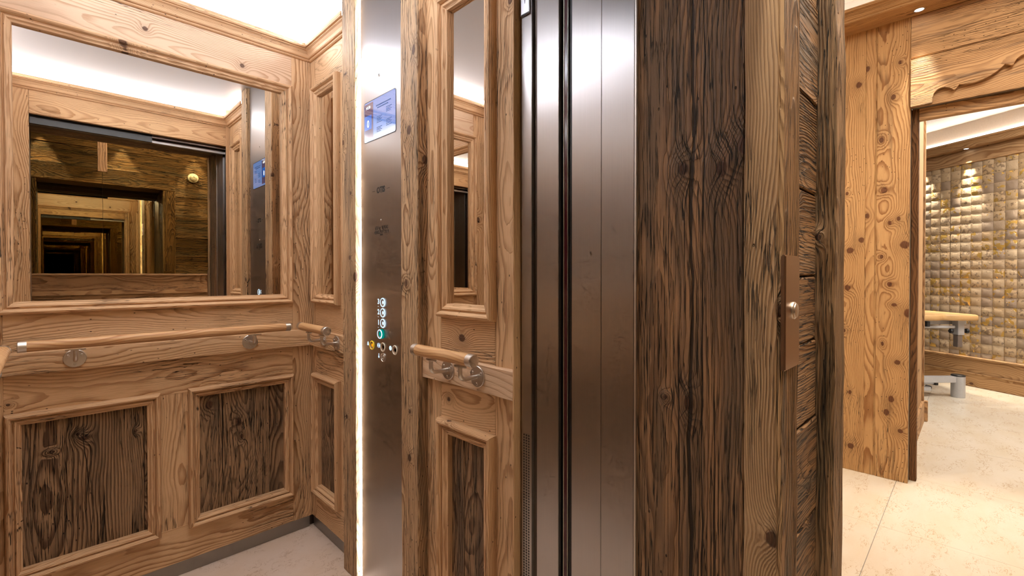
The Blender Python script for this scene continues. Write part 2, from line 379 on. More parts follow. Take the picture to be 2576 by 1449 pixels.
def box(name, x0, x1, y0, y1, z0, z1, mat, parent=None, ch=.0, kind=None, glong='x', bev=0):
    bm = bmesh.new(); bmesh.ops.create_cube(bm, size=1)
    for v in bm.verts: v.co = Vector(((x0+x1)/2+v.co.x*(x1-x0), (y0+y1)/2+v.co.y*(y1-y0), (z0+z1)/2+v.co.z*(z1-z0)))
    if ch: bmesh.ops.bevel(bm, geom=list(bm.edges), offset=ch, segments=2, affect='EDGES')
    me = bpy.data.meshes.new('m'); bm.to_mesh(me); bm.free()
    a = me.attributes.new('g', 'FLOAT_VECTOR', 'POINT')
    for i, v in enumerate(me.vertices):
        c = v.co; a.data[i].vector = {'x': (c.x, c.z, c.y), 'y': (c.y, c.z, c.x), 'z': (c.z, c.x+c.y, c.y-c.x)}[glong]
    o = link(name, me, mat, parent)
    if kind: o['kind'] = kind
    return o

PROF_ = [(0, 0), (0, .009), (.04, .014), (.12, .0185), (.24, .0205), (.36, .0185), (.44, .013), (.47, .009), (.53, .0095), (.62, .0125), (.74, .0115), (.84, .0075), (.90, .0065), (1.0, .0055), (1.0, -.010), (0, -.010)]
PROF = [(a, b*1.3 if b > 0 else b) for a, b in PROF_]
def moulding_frame(pl, outer, inner, mat, parent, name='moulding', prof=PROF, sides='tblr', wob=.0008):
    (ou0, ou1, oz0, oz1), (iu0, iu1, iz0, iz1) = outer, inner
    C = {'t': ((ou0, oz1), (ou1, oz1), (iu0, iz1), (iu1, iz1)), 'b': ((ou0, oz0), (ou1, oz0), (iu0, iz0), (iu1, iz0)),
         'l': ((ou0, oz0), (ou0, oz1), (iu0, iz0), (iu0, iz1)), 'r': ((ou1, oz0), (ou1, oz1), (iu1, iz0), (iu1, iz1))}
    for s in sides:
        A, B, a, b = C[s]; sd = random.random()*99
        Ln = math.dist(A, B); n = max(2, int(Ln/.05)); V, G, Fc = [], [], []; k = len(prof)
        for i in range(n+1):
            f = i/n
            for j, (t_, d) in enumerate(prof):
                p0 = (A[0]+(a[0]-A[0])*t_, A[1]+(a[1]-A[1])*t_); p1 = (B[0]+(b[0]-B[0])*t_, B[1]+(b[1]-B[1])*t_)
                q = (p0[0]+(p1[0]-p0[0])*f, p0[1]+(p1[1]-p0[1])*f)
                dd = d + (noise.noise(Vector((f*Ln*9, j*.9, sd)))*wob if 0 < j < k-3 else 0)
                V.append(pl.p(q[0], dd, q[1])); G.append((f*Ln, t_*.045, d))
            if i:
                o_ = (i-1)*k
                for j in range(k): Fc.append((o_+j, o_+(j+1) % k, o_+k+(j+1) % k, o_+k+j))
        Fc.append(tuple(range(k))); Fc.append(tuple(n*k+j for j in range(k)))
        link(name, mesh_from(V, Fc, G), mat, parent)

def sweep(name, prof, path_pts, dirs, mat, parent=None, closed_prof=True, kind=None):
    """prof [(d,z)] swept along straight path; path_pts base points, dirs outward vector at each point (mitred)"""
    V, G, Fc = [], [], []; k = len(prof); L = 0
    for i, (P, D) in enumerate(zip(path_pts, dirs)):
        P = Vector(P); D = Vector(D)
        if i: L += (P-Vector(path_pts[i-1])).length
        for d, z in prof: V.append(P + D*d + Vector((0, 0, z))); G.append((L, z*1.0+d, d))
        if i:
            o_ = (i-1)*k
            for j in range(k if closed_prof else k-1): Fc.append((o_+j, o_+(j+1) % k, o_+k+(j+1) % k, o_+k+j))
    if closed_prof: Fc.append(tuple(range(k))); Fc.append(tuple((len(path_pts)-1)*k+j for j in range(k)))
    o = link(name, mesh_from(V, Fc, G), mat, parent)
    if kind: o['kind'] = kind
    return o

def tube_mesh(pts, r, seg=20, caps=True, g_axis=True, r_end=None):
    """round tube through pts (list of Vectors) with parallel transported frames"""
    pts = [Vector(p) for p in pts]; V, G, Fc = [], [], []
    T = (pts[1]-pts[0]).normalized(); up = Vector((0, 0, 1)) if abs(T.z) < .9 else Vector((1, 0, 0))
    X = T.cross(up).normalized(); Y = X.cross(T); L = 0
    for i, P in enumerate(pts):
        if i:
            L += (P-pts[i-1]).length
            T2 = ((pts[i+1]-P) if i+1 < len(pts) else (P-pts[i-1])).normalized()
            if i+1 < len(pts): T2 = ((pts[i+1]-P).normalized()+(P-pts[i-1]).normalized()).normalized()
            q = T.rotation_difference(T2); X.rotate(q); Y.rotate(q); T = T2
        rr = r if not callable(r) else r(i)
        for j in range(seg):
            a = 2*math.pi*j/seg; V.append(P+X*math.cos(a)*rr+Y*math.sin(a)*rr); G.append((L, math.cos(a)*rr, math.sin(a)*rr))
        if i:
            b = (i-1)*seg
            for j in range(seg): Fc.append((b+j, b+(j+1) % seg, b+seg+(j+1) % seg, b+seg+j))
    if caps: Fc.append(tuple(range(seg))); Fc.append(tuple((len(pts)-1)*seg+j for j in range(seg)))
    me = mesh_from(V, Fc, G)
    for p in me.polygons: p.use_smooth = True
    me.set_sharp_from_angle(angle=math.radians(38))
    return me
def join_meshes(mes):
    bm = bmesh.new()
    for m_ in mes: bm.from_mesh(m_)
    me = bpy.data.meshes.new('m'); bm.to_mesh(me); bm.free(); me.set_sharp_from_angle(angle=math.radians(38)); return me
def arc(c, e1, e2, r, a0, a1, n=8):
    return [Vector(c)+Vector(e1)*r*math.cos(a0+(a1-a0)*i/n)+Vector(e2)*r*math.sin(a0+(a1-a0)*i/n) for i in range(n+1)]
def disc_mesh(P, N, prof, seg=28):
    """lathe round axis N: prof [(r, h)]"""
    N = Vector(N).normalized(); up = Vector((0, 0, 1)) if abs(N.z) < .9 else Vector((1, 0, 0))
    X = N.cross(up).normalized(); Y = N.cross(X); V, G, Fc = [], [], []; k = len(prof)
    for i in range(seg):
        a = 2*math.pi*i/seg; D = X*math.cos(a)+Y*math.sin(a)
        for r, h in prof: V.append(Vector(P)+D*r+N*h); G.append((r*math.cos(a), r*math.sin(a), h))
    for i in range(seg):
        b, c = i*k, ((i+1) % seg)*k
        for j in range(k-1): Fc.append((b+j, b+j+1, c+j+1, c+j))
    if prof[-1][0] > 1e-6: Fc.append(tuple(i*k+k-1 for i in range(seg)))
    if prof[0][0] > 1e-6: Fc.append(tuple(i*k for i in range(seg)))
    me = mesh_from(V, Fc, G)
    for p in me.polygons: p.use_smooth = True
    me.set_sharp_from_angle(angle=math.radians(38))
    return me
def text(name, s, P, U, size, mat, parent, extrude=.0003, align='CENTER', sx=1.0, bold=0.0):
    cu = bpy.data.curves.new('t', 'FONT'); cu.body = s; cu.size = size; cu.extrude = extrude; cu.align_x = align; cu.align_y = 'CENTER'; cu.offset = bold
    cu.resolution_u = 3
    tmp = bpy.data.objects.new('t', cu); COL.objects.link(tmp)
    dg = bpy.context.evaluated_depsgraph_get(); me = bpy.data.meshes.new_from_object(tmp.evaluated_get(dg)); bpy.data.objects.remove(tmp)
    U = Vector(U); Z = Vector((0, 0, 1)); N = U.cross(Z)
    me.transform(Matrix.Scale(sx, 4, (1, 0, 0)))
    me.transform(Matrix(((U.x, Z.x, N.x, P[0]), (U.y, Z.y, N.y, P[1]), (U.z, Z.z, N.z, P[2]), (0, 0, 0, 1))))
    me.materials.clear()
    return link(name, me, mat, parent, origin=P)

# ================================================================== ELEVATOR CAR
# ---- floor and ceiling of the car
car_floor = box('floor', -.23, .91, .62, 2.26, -.05, 0, STONE_C); meta(car_floor, kind='structure')
car_ceil = box('ceiling', -.24, .92, .60, 2.27, 2.315, 2.34, STEEL_C); meta(car_ceil, kind='structure')
STEEL_C.node_tree.nodes['Principled BSDF'].inputs['Metallic'].default_value = .5

# ---- back wall
wb = box('wall_back', -.24, .92, 2.252, 2.28, 0, 2.34, DARKM); meta(wb, kind='structure')
TH = -.022
def wall_rails(pl, par, us, pz=('z', 'u')):
    pass
plank(P_BACK, 'stile', .797, .887, .056, 2.20, TH, 0, W['pale'], par := wb)
plank(P_BACK, 'stile', -.205, -.1046, .056, 2.20, TH, 0, W['pale'], wb)
plank(P_BACK, 'rail_board', -.1046, .797, 2.050, 2.20, TH, 0, W['pale_flat'], wb, 'u')
plank(P_BACK, 'rail_board', -.1046, .797, .905, 1.075, TH, 0, W['pale'], wb, 'u')
plank(P_BACK, 'rail_board', -.1046, .797, .728, .905, TH, 0, W['pale'], wb, 'u')
plank(P_BACK, 'rail_board', -.1046, .797, .056, .197, TH, 0, W['pale'], wb, 'u')
plank(P_BACK, 'stile', .2950, .4020, .180, .740, TH, -.0005, W['pale'], wb)
# board carrying the handrail
plank(P_BACK, 'handrail_board', -.205, .866, .869, .943, -.002, .021, W['pale'], wb, 'u', wob=.0012)
# lower panels
def low_panel(pl, par, ou0, ou1, oz0, oz1, fr, joints, label=None, sides='tblr', mats=()):
    iu0, iu1, iz0, iz1 = ou0+fr, ou1-fr, oz0+fr, oz1-fr
    pan = plank(pl, 'panel', ou0+.01, ou1-.01, oz0+.01, oz1-.01, -.026, -.021, DARKM, par, wob=0)
    if label: pan['label'] = label
    xs = [iu0-.012]+[j for j in joints]+[iu1+.012]
    for i, (a, b) in enumerate(zip(xs, xs[1:])):
        plank(pl, 'plank', a+.0006, b-.0006, iz0-.012, iz1+.012, -.021, -.0085-random.random()*.0015, W[mats[i]] if i < len(mats) else W['dark'], pan, wob=.0006, edge=.001)
    moulding_frame(pl, (ou0, ou1, oz0, oz1), (iu0, iu1, iz0, iz1), W['mould'], pan)
low_panel(P_BACK, wb, -.1046, .304, .183, .742, .040, [.255], 'dark weathered panel with knots and ripple grain', mats=('dark_one',))
low_panel(P_BACK, wb, .3936, .797, .183, .742, .038, [.502, .700], 'dark weathered panel of three boards with a split knot', mats=('dark', 'dark_two'))
# steel skirting, set back
sk = box('baseboard_back', -.20, .875, 2.238, 2.250, 0.0005, .060, SKIRT, ch=.001); meta(sk, kind='structure')
sk = box('baseboard_right', .893, .905, 1.815, 2.2375, 0.0005, .060, SKIRT, ch=.001); meta(sk, kind='structure')
sk = box('baseboard_right', .893, .905, .86, 1.29, 0.0005, .060, SKIRT, ch=.001); meta(sk, kind='structure')

# ---- big mirror
def mirror(pl, outer, inner, label, mat=MIR, fr_mat=None):
    u = (outer[0]+outer[1])/2
    m_ = link('mirror', mesh_from([pl.p(inner[0]-.008, d, inner[2]-.008) for d in (-.0095, -.006)] + [pl.p(inner[1]+.008, d, inner[2]-.008) for d in (-.0095, -.006)]
              + [pl.p(inner[1]+.008, d, inner[3]+.008) for d in (-.0095, -.006)] + [pl.p(inner[0]-.008, d, inner[3]+.008) for d in (-.0095, -.006)],
              [(1, 3, 5, 7), (0, 2, 4, 6), (0, 1, 3, 2), (2, 3, 5, 4), (4, 5, 7, 6), (6, 7, 1, 0)]), mat)
    meta(m_, label, 'mirror')
    moulding_frame(pl, outer, inner, fr_mat or W['mould'], m_, name='frame_moulding')
    return m_
# backing lip behind mirror so that nothing shows between the glass and the wall
mirror(P_BACK, (-.121, .797, 1.067, 2.060), (-.078, .752, 1.109, 2.020), 'wide wood-framed mirror on the back wall of the elevator')

# ---- right wall
wr = box('wall_right', .912, .94, .62, 2.28, 0, 2.34, DARKM); meta(wr, kind='structure')
plank(P_RIGHT, 'stile', 2.178, 2.2295, .056, 2.20, TH, 0, W['pale'], wr)
plank(P_RIGHT, 'rail_board', 1.80, 2.178, 2.05, 2.20, TH, 0, W['pale'], wr, 'u')
plank(P_RIGHT, 'rail_board', 1.80, 2.178, .728, 1.075, TH, 0, W['pale'], wr, 'u')
plank(P_RIGHT, 'rail_board', 1.80, 2.178, .056, .197, TH, 0, W['pale'], wr, 'u')
plank(P_RIGHT, 'stile', 1.80, 1.925, .19, 2.06, TH, -.0006, W['pale'], wr)
plank(P_RIGHT, 'handrail_board', 1.815, 2.209, .869, .943, -.002, .021, W['pale'], wr, 'u', wob=.0012)
low_panel(P_RIGHT, wr, 1.920, 2.186, .183, .742, .042, [2.05], 'narrow dark panel between the corner and the hewn beam')
mirror(P_RIGHT, (1.920, 2.186, 1.067, 2.060), (1.962, 2.144, 1.109, 2.018), 'narrow mirror between the elevator corner and the hewn beam')

# near part of the right wall
plank(P_RIGHT, 'stile', 1.2035, 1.30, .056, 2.315, TH, 0, W['pale'], wr)
plank(P_RIGHT, 'stile', .8615, .952, .056, 2.315, TH, 0, W['pale'], wr)
plank(P_RIGHT, 'rail_board', .952, 1.2035, 2.05, 2.20, TH, -.0004, W['pale'], wr, 'u')
plank(P_RIGHT, 'rail_board', .952, 1.2035, .90, 1.075, TH, -.0004, W['pale'], wr, 'u')
plank(P_RIGHT, 'rail_board', .952, 1.2035, .728, .90, TH, -.0004, W['pale'], wr, 'u')
plank(P_RIGHT, 'rail_board', .952, 1.2035, .056, .197, TH, -.0004, W['pale'], wr, 'u')
plank(P_RIGHT, 'edge_board', .8560, .8612, .056, 2.315, TH, .0225, W['mould'], wr, wob=.0012)
plank(P_RIGHT, 'handrail_board', .8614, 1.277, .866, .943, -.001, .021, W['pale_flat'], wr, 'u', wob=.0014)
low_panel(P_RIGHT, wr, .946, 1.206, .183, .748, .046, [1.10], 'grey-brown split panel under the short handrail')
mirror(P_RIGHT, (.946, 1.206, 1.067, 2.060), (.990, 1.162, 1.109, 2.016), 'narrow mirror between the control panel beam and the steel door jamb')

# hewn beams either side of the control panel
def hewn(y0, y1, label, mat):
    o = plank(P_RIGHT, 'timber_beam', y0, y1, 0.001, 2.314, -.02, .039, W['beam'], None, ch=.003, wob=.0014, N=60, edge=.0012)
    o.data.materials[0] = mat
    meta(o, label, 'beam')
hewn(1.711, 1.818, 'hewn vertical beam edged by the white light strip of the control panel', W['beam_far'])
hewn(1.278, 1.379, 'hewn vertical beam with worm holes before the short handrail', W['beam_near'])

# ---- control panel
cx = .866
cop = empty('control_panel', (cx, 1.56, 0), label='tall brushed steel elevator control panel with screen and round buttons', cat='control panel')
box('faceplate', cx, .885, 1.3795, 1.6975, .001, 2.3145, STEEL, cop)
box('light_strip', .8712, .8730, 1.6980, 1.7105, .001, 2.313, LEDC, cop)
def yz(px, py):
    """a point of the panel's face seen at that spot of the photograph"""
    u = (px-1288)/F_PX; y = cx*(1-u)/(1+u); return y, HC+(690-py)/F_PX*cx*math.sqrt(2)/(1+u)
def rrect(pl_x, y0, y1, z0, z1, r, th, mat, name, parent):
    pts = []
    for (cy, cz, a0) in ((y1-r, z1-r, 0), (y0+r, z1-r, 90), (y0+r, z0+r, 180), (y1-r, z0+r, 270)):
        for i in range(7): a = math.radians(a0+i*15); pts.append((cy+r*math.cos(a), cz+r*math.sin(a)))
    n = len(pts); V = [(pl_x, y, z) for y, z in pts]+[(pl_x+th, y, z) for y, z in pts]
    Fc = [tuple(range(n)), tuple(range(n, 2*n))]+[(i, (i+1) % n, n+(i+1) % n, n+i) for i in range(n)]
    return link(name, mesh_from(V, Fc), mat, parent)
ya, yb, za, zb = 1.441, 1.666, 1.703, 1.851
bez = rrect(cx-.0010, ya-.003, yb+.003, za-.003, zb+.003, .010, .0009, BLACKP, 'screen_bezel', cop)
scr = rrect(cx-.0016, ya, yb, za, zb, .008, .0005, SCR_A, 'screen', cop); scr['label'] = 'lit blue touch screen'
# glossy sheet of the screen: mix of emission and mirror
def screen_mat(name, col, s):
    m, t, b = new_mat(name); b.inputs['Base Color'].default_value = (.02, .03, .05, 1); b.inputs['Roughness'].default_value = .04
    b.inputs['Specular IOR Level'].default_value = 1.0; b.inputs['Coat Weight'].default_value = 1; b.inputs['Coat Roughness'].default_value = .02; b.inputs['Coat IOR'].default_value = 2.2
    b.inputs['Emission Color'].default_value = (*col, 1); b.inputs['Emission Strength'].default_value = s; return m
scr.data.materials[0] = screen_mat('screen_light_blue_glass', (.22, .42, 1.0), .85)
sb = screen_mat('screen_plum_glass', (.20, .14, .30), .6); sc_ = screen_mat('screen_deep_blue_glass', (.02, .22, .95), .85)
def scr_rect(u0, u1, v0, v1, mat, name='screen_field', dx=.0003):
    """u from the screen's left (far) edge, v from its foot, both 0..1"""
    y1, y0 = yb-(yb-ya)*u0, yb-(yb-ya)*u1
    return box(name, cx-.0016-dx, cx-.0016, y0, y1, za+(zb-za)*v0, za+(zb-za)*v1, mat, scr)
scr_rect(.012, .30, .06, .965, sb); scr_rect(.012, .25, .30, .66, sc_, dx=.0006)
ty = lambda u: yb-(yb-ya)*u
tz = lambda v: za+(zb-za)*v
SU = (0, -1, 0)
text('screen_text', '14:30', (cx-.0023, ty(.13), tz(.86)), SU, .016, SCR_T, scr)
text('screen_text', '0', (cx-.0026, ty(.135), tz(.44)), SU, .040, SCR_T, scr, sx=.8)
for i, (u0, u1, v) in enumerate([(.40, .86, .80), (.44, .78, .74)]): scr_rect(u0, u1, v, v+.022, SCR_D, 'text_line', .0008)
for (u0, n, v0) in ((.42, 5, .52), (.72, 4, .66), (.42, 4, .26), (.72, 5, .36)):
    for i in range(n): scr_rect(u0, u0+.17-.04*(i % 2), v0-i*.035, v0-i*.035+.008, SCR_D, 'text_line', .0008)
# camera lens
y, z = yz(955, 190)
lens = link('camera_lens', disc_mesh((cx, y, z), (-1, 0, 0), [(.007, 0), (.007, .0015), (.005, .002), (.004, .0008), (0, .0008)]), STEEL_S, cop)
link('lens_glass', disc_mesh((cx-.0009, y, z), (-1, 0, 0), [(.0038, 0), (.003, .001), (0, .0015)]), BLACKP, lens)
# engraved print
y, z = yz(958.5, 478); text('lettering', 'OTIS', (cx-.0001, y, z), SU, .030, INK, cop, sx=.92, bold=.0012)
for s in (-1, 1): box('engraved_line', cx-.0004, cx, y+s*.052-.010, y+s*.052+.010, z-.0008, z+.0008, INK, cop)
y, z = yz(960, 573); text('lettering', '630 kg  8 PERS', (cx-.0001, y, z), SU, .0185, INK, cop, sx=.82)
y, z = yz(960, 583.5); text('lettering', '45NSL919  2019', (cx-.0001, y, z), SU, .0185, INK, cop, sx=.82)
y, z = yz(960, 590.5); text('lettering', 'CE2222', (cx-.0001, y, z), SU, .0065, INK, cop)
y, z = yz(958.5, 554)
link('intercom_lens', disc_mesh((cx, y, z), (-1, 0, 0), [(.004, 0), (.004, .001), (.0015, .0022), (0, .0022)]), STEEL_S, cop)
# buttons
def button(px, py, ringm, lab, recess=True, hi=False):
    y, z = yz(px, py)
    b_ = link('button', disc_mesh((cx, y, z), (-1, 0, 0), [(.0138, 0), (.0138, .0022), (.0118, .0008), (.004, .0002), (0, .0004)]), STEEL_S, cop); b_['label'] = lab
    link('button_ring', disc_mesh((cx, y, z), (-1, 0, 0), [(.0138, .0004), (.0166, .0004), (.0172, .0016), (.0165, .0032), (.0146, .0036), (.0136, .0030), (.0138, .0004)], 32), ringm, b_)
    return b_, y, z
for n, py in (('3', 761), ('2', 787), ('1', 813.5)):
    b_, y, z = button(963.5, py, GLOWB, 'round button ringed in white light beside the number '+n)
    y2, z2 = yz(952, py-2); text('button_number', n, (cx-.0002, y2, z2), SU, .0265, GLOWB, cop, bold=.0007)
    y3, z3 = yz(951.5, py+7.5); text('button_braille', '..', (cx-.0002, y3, z3), SU, .014, GLOWB, cop)
b_, y, z = button(960.5, 840, GLOWB, 'proud button with a green rim beside the number 0')
link('green_rim', disc_mesh((cx, y, z), (-1, 0, 0), [(.0138, -.007), (.0176, -.007), (.0176, .0006), (.0138, .0006)], 32), GLOWT, b_)
b_.location.x -= .0075
y2, z2 = yz(952.5, 837); text('button_number', '0', (cx-.0002, y2, z2), SU, .0265, GLOWB, cop, bold=.0007)
y3, z3 = yz(951.5, 846); text('button_braille', '..', (cx-.0002, y3, z3), SU, .014, GLOWB, cop)
b_, y, z = button(936, 868.5, YEL, 'yellow-ringed alarm button')
y2, z2 = yz(925.5, 864)
bell = [(-.0075, -.006), (-.005, -.003), (-.0045, .003), (-.002, .0075), (.002, .0075), (.0045, .003), (.005, -.003), (.0075, -.006), (.0018, -.006), (0, -.0085), (-.0018, -.006)]
def icon(pts, y, z, mat=GLOWB, th=.0004):
    n = len(pts); V = [(cx-.0001, y-a, z+b) for a, b in pts]+[(cx-th, y-a, z+b) for a, b in pts]
    return link('button_icon', mesh_from(V, [tuple(range(n)), tuple(range(n, 2*n))]+[(i, (i+1) % n, n+(i+1) % n, n+i) for i in range(n)]), mat, cop)
icon(bell, y2, z2)
b_, y, z = button(963.5, 873.5, CREAM, 'cream-ringed door button in the middle of the lowest three')
y2, z2 = yz(952.3, 869)
icon([(-.010, -.008), (-.004, 0), (-.010, .008)], y2, z2); icon([(.010, -.008), (.004, 0), (.010, .008)], y2, z2)
icon([(-.0035, -.009), (-.002, -.009), (-.002, .009), (-.0035, .009)], y2, z2); icon([(.0035, -.009), (.002, -.009), (.002, .009), (.0035, .009)], y2, z2)
b_, y, z = button(993.8, 881, CREAM, 'cream-ringed button nearest the worm-holed beam')
y2, z2 = yz(981.8, 876); icon([(.0085*math.cos(a), .0085*math.sin(a)) for a in [i*math.pi/6 for i in range(12)]], y2, z2)
y, z = yz(963.8, 899.5)
k_ = link('key_switch', disc_mesh((cx, y, z), (-1, 0, 0), [(.0165, 0), (.0165, .002), (.0145, .003), (.013, .0012), (.0095, .0012), (.009, .0035), (.0065, .0038), (.006, .0015), (.003, .0015), (.0025, .003), (0, .003)], 32), STEEL_S, cop); k_['label'] = 'round key switch under the lowest buttons'
y2, z2 = yz(952.6, 894.5); icon([(-.0015, .008), (.0015, .008), (.0015, 0), (-.0015, 0)], y2, z2); icon([(.0045*math.cos(a), -.0045+.0045*math.sin(a)) for a in [i*math.pi/5 for i in range(10)]], y2, z2)

# ---- left wall of the car and its front wall (both seen only in the mirrors)
wl = box('wall_left', -.26, -.232, .62, 2.28, 0, 2.34, DARKM); meta(wl, kind='structure')
plank(P_LEFT, 'stile', 2.13, 2.2295, .056, 2.20, TH, 0, W['pale'], wl)
plank(P_LEFT, 'stile', .853, .95, .056, 2.20, TH, 0, W['pale'], wl)
plank(P_LEFT, 'rail_board', .95, 2.13, 2.05, 2.20, TH, 0, W['pale_flat'], wl, 'u')
plank(P_LEFT, 'rail_board', .95, 2.13, .728, 1.075, TH, 0, W['pale'], wl, 'u')
plank(P_LEFT, 'rail_board', .95, 2.13, .056, .197, TH, 0, W['pale'], wl, 'u')
plank(P_LEFT, 'stile', 1.50, 1.60, .19, .74, TH, -.0005, W['pale'], wl)
plank(P_LEFT, 'handrail_board', .853, 2.205, .869, .943, -.001, .021, W['pale'], wl, 'u')
low_panel(P_LEFT, wl, .95, 1.51, .183, .742, .04, [1.2]); low_panel(P_LEFT, wl, 1.59, 2.13, .183, .742, .04, [1.8])
mirror(P_LEFT, (.95, 2.13, 1.067, 2.06), (.992, 2.088, 1.109, 2.018), 'wide mirror on the side wall facing the control panel, seen only by reflection')

wf = box('wall_front', -.23, .90, .80, .828, 2.10, 2.34, DARKM); meta(wf, kind='structure')
plank(P_FRONT, 'rail_board', -.066, .885, 2.072, 2.205, -.024, 0, W['pale'], wf, 'u')
plank(P_FRONT, 'stile', -.205, -.067, .002, 2.205, -.024, 0, W['pale'], wf)

# ---- crown with hidden LED strips, all round the car
CROWN = [(-.02, 2.197), (.006, 2.197), (.010, 2.200), (.010, 2.206), (.017, 2.2065), (.020, 2.210), (.022, 2.222), (.029, 2.233), (.036, 2.237), (.036, 2.240), (.044, 2.241), (.047, 2.247), (.044, 2.253), (.044, 2.262), (.038, 2.262), (.038, 2.247), (-.02, 2.247)]
cr = empty('trim_1', (.34, 1.5, 2.2)); meta(cr, kind='structure')
sweep('crown_moulding', CROWN, [(-.205, 2.23, 0), (.885, 2.23, 0)], [(1, -1, 0), (-1, -1, 0)], W['mould'], cr)
sweep('crown_moulding', CROWN, [(.885, 2.23, 0), (.885, 1.819, 0)], [(-1, -1, 0), (-1, 0, 0)], W['mould'], cr)
sweep('crown_moulding', CROWN, [(-.205, 2.23, 0), (-.205, .852, 0)], [(1, -1, 0), (1, 1, 0)], W['mould'], cr)
sweep('crown_moulding', CROWN, [(-.205, .852, 0), (.885, .852, 0)], [(1, 1, 0), (-1, 1, 0)], W['mould'], cr)
sweep('crown_moulding', CROWN, [(.885, .852, 0), (.885, 1.277, 0)], [(-1, 1, 0), (-1, 0, 0)], W['mould'], cr)
def led(x0, x1, y0, y1): box('light_strip', x0, x1, y0, y1, 2.266, 2.304, LED, cr)
led(-.19, .87, 2.224, 2.228); led(.879, .883, 1.83, 2.21); led(-.203, -.199, .88, 2.21); led(-.19, .87, .854, .858); led(.879, .883, .89, 1.27)

# ---- handrails
def handrail(pl, u0, u1, d, brs, label):
    zc = .9685; r = .0172
    root = empty('handrail', pl.p((u0+u1)/2, 0, .869), label=label, cat='handrail', group=None)
    c = .020
    link('rail', tube_mesh([pl.p(u0+c+(u1-u0-2*c)*i/8, d, zc) for i in range(9)], r, 24), W['rail'], root)
    for a, s in ((u0, 1), (u1, -1)):
        link('end_cap', disc_mesh(pl.p(a+s*(c+.002), d, zc), pl.U*(-s), [(r+.0006, 0), (r+.0006, c-.0005), (r-.001, c+.0015), (0, c+.002)], 32), STEEL_S, root)
    for b in brs:
        db = .0215
        fl = disc_mesh(pl.p(b, db, .909), pl.N, [(.0305, 0), (.0305, .0022), (.029, .0035), (.008, .0045), (0, .0045)], 36)
        rb = .017; top = .944
        pts = [pl.p(b, db+.003, .909), pl.p(b, d-rb, .909)] + [pl.p(b, d-rb+rb*math.sin(a), .909+rb-rb*math.cos(a)) for a in [math.pi/2*i/7 for i in range(1, 8)]] + [pl.p(b, d, top)]
        arm = tube_mesh(pts, .0062, 16)
        sad = []
        n = 18; ring = [(math.cos(2*math.pi*i/n), math.sin(2*math.pi*i/n)) for i in range(n)]
        V = [pl.p(b+(.026*x if abs(x) < .99 else .026*x), d+.008*y, top+.001+(0 if k == 0 else .0035)) for k in (0, 1) for x, y in ring]
        sad = mesh_from(V, [tuple(range(n)), tuple(range(n, 2*n))]+[(i, (i+1) % n, n+(i+1) % n, n+i) for i in range(n)])
        me = join_meshes([fl, arm, sad]);
        br = link('bracket', me, STEEL_S, root, origin=pl.p(b, db, .909))
        for ang in (90+60, 90-60, 270):
            a = math.radians(ang); P = pl.p(b+.0205*math.cos(a), db+.0025, .909+.0205*math.sin(a))
            s_ = link('screw', disc_mesh(P, pl.N, [(.0042, 0), (.0042, .0026), (.0034, .0032), (.0016, .0032), (.0014, .0016), (0, .0016)], 14), STEEL_S, br)
    return root
handrail(P_BACK, -.071, .7565, .088, (.0647, .614), 'long wooden handrail with steel caps on the back wall board')
handrail(P_RIGHT, 1.860, 2.143, .085, (1.913, 2.048), 'short wooden handrail near the elevator corner, beyond the control panel')
handrail(P_RIGHT, .942, 1.228, .085, (1.002, 1.139), 'short wooden handrail before the control panel, below the mirror nearest the door')
handrail(P_LEFT, 1.05, 2.065, .108, (1.2, 1.9), 'wooden handrail of which only the rounded tip shows at the edge of the frame')

# ================================================================== DOORWAY: steel jambs
def Y(px, X=.885):
    u = (px-1288)/F_PX; return X*(1-u)/(1+u)
def jamb_piece(name, px0, px1, mat, d=0.0, th=.012, parent=None, z1=2.085, z0=.001):
    y1, y0 = Y(px0, .885-d), Y(px1, .885-d)
    return box(name, .885-d, .885-d+th, y0, y1, z0, z1, mat, parent, ch=.0008)
cj = jamb_piece('door_1', 1312, 1337.5, STEEL); meta(cj, kind='structure')
jamb_piece('door_edge', 1337.7, 1350.5, DARKM, -.010, parent=cj)
jamb_piece('door_panel', 1350.5, 1405, STEEL, -.004, parent=cj)
jamb_piece('dark_gap', 1405, 1418, BLACK, -.020, parent=cj)
lc = jamb_piece('light_curtain', 1418, 1427, plain('dark_red_plastic', (.06, .006, .012), .15), -.012, parent=cj)
jamb_piece('curtain_edge', 1416.5, 1418.2, STEEL_S, -.010, parent=cj); jamb_piece('curtain_edge', 1426.5, 1428, STEEL_S, -.010, parent=cj)
jamb_piece('rubber_seal', 1428, 1438, BLACKP, -.016, parent=cj)
lj = jamb_piece('door_2', 1438, 1512, STEEL, 0, z1=2.085); meta(lj, kind='structure')
jamb_piece('frame_panel', 1512.6, 1594.5, STEEL, .0, parent=lj)
jamb_piece('frame_return', 1595, 1600, STEEL_S, .003, parent=lj)
# speaker perforations: small dark square holes
hx = .885-.0004; V, Fc = [], []
for c_ in range(3):
    yc = Y(1318.5+c_*6.0); 
    for r_ in range(100):
        zc = .778-r_*.0072
        if zc < .05: break
        i = len(V); s = .0021
        V += [(hx, yc-s, zc-s), (hx, yc+s, zc-s), (hx, yc+s, zc+s), (hx, yc-s, zc+s)]
        V += [(hx+.0003, a, b) for _, a, b in V[i:i+4]]
        Fc += [(i, i+1, i+2, i+3), (i+4, i+5, i+6, i+7), (i, i+1, i+5, i+4), (i+1, i+2, i+6, i+5), (i+2, i+3, i+7, i+6), (i+3, i, i+4, i+7)]
po = link('speaker_holes', mesh_from(V, Fc), BLACK, cj); meta(po, kind='stuff')
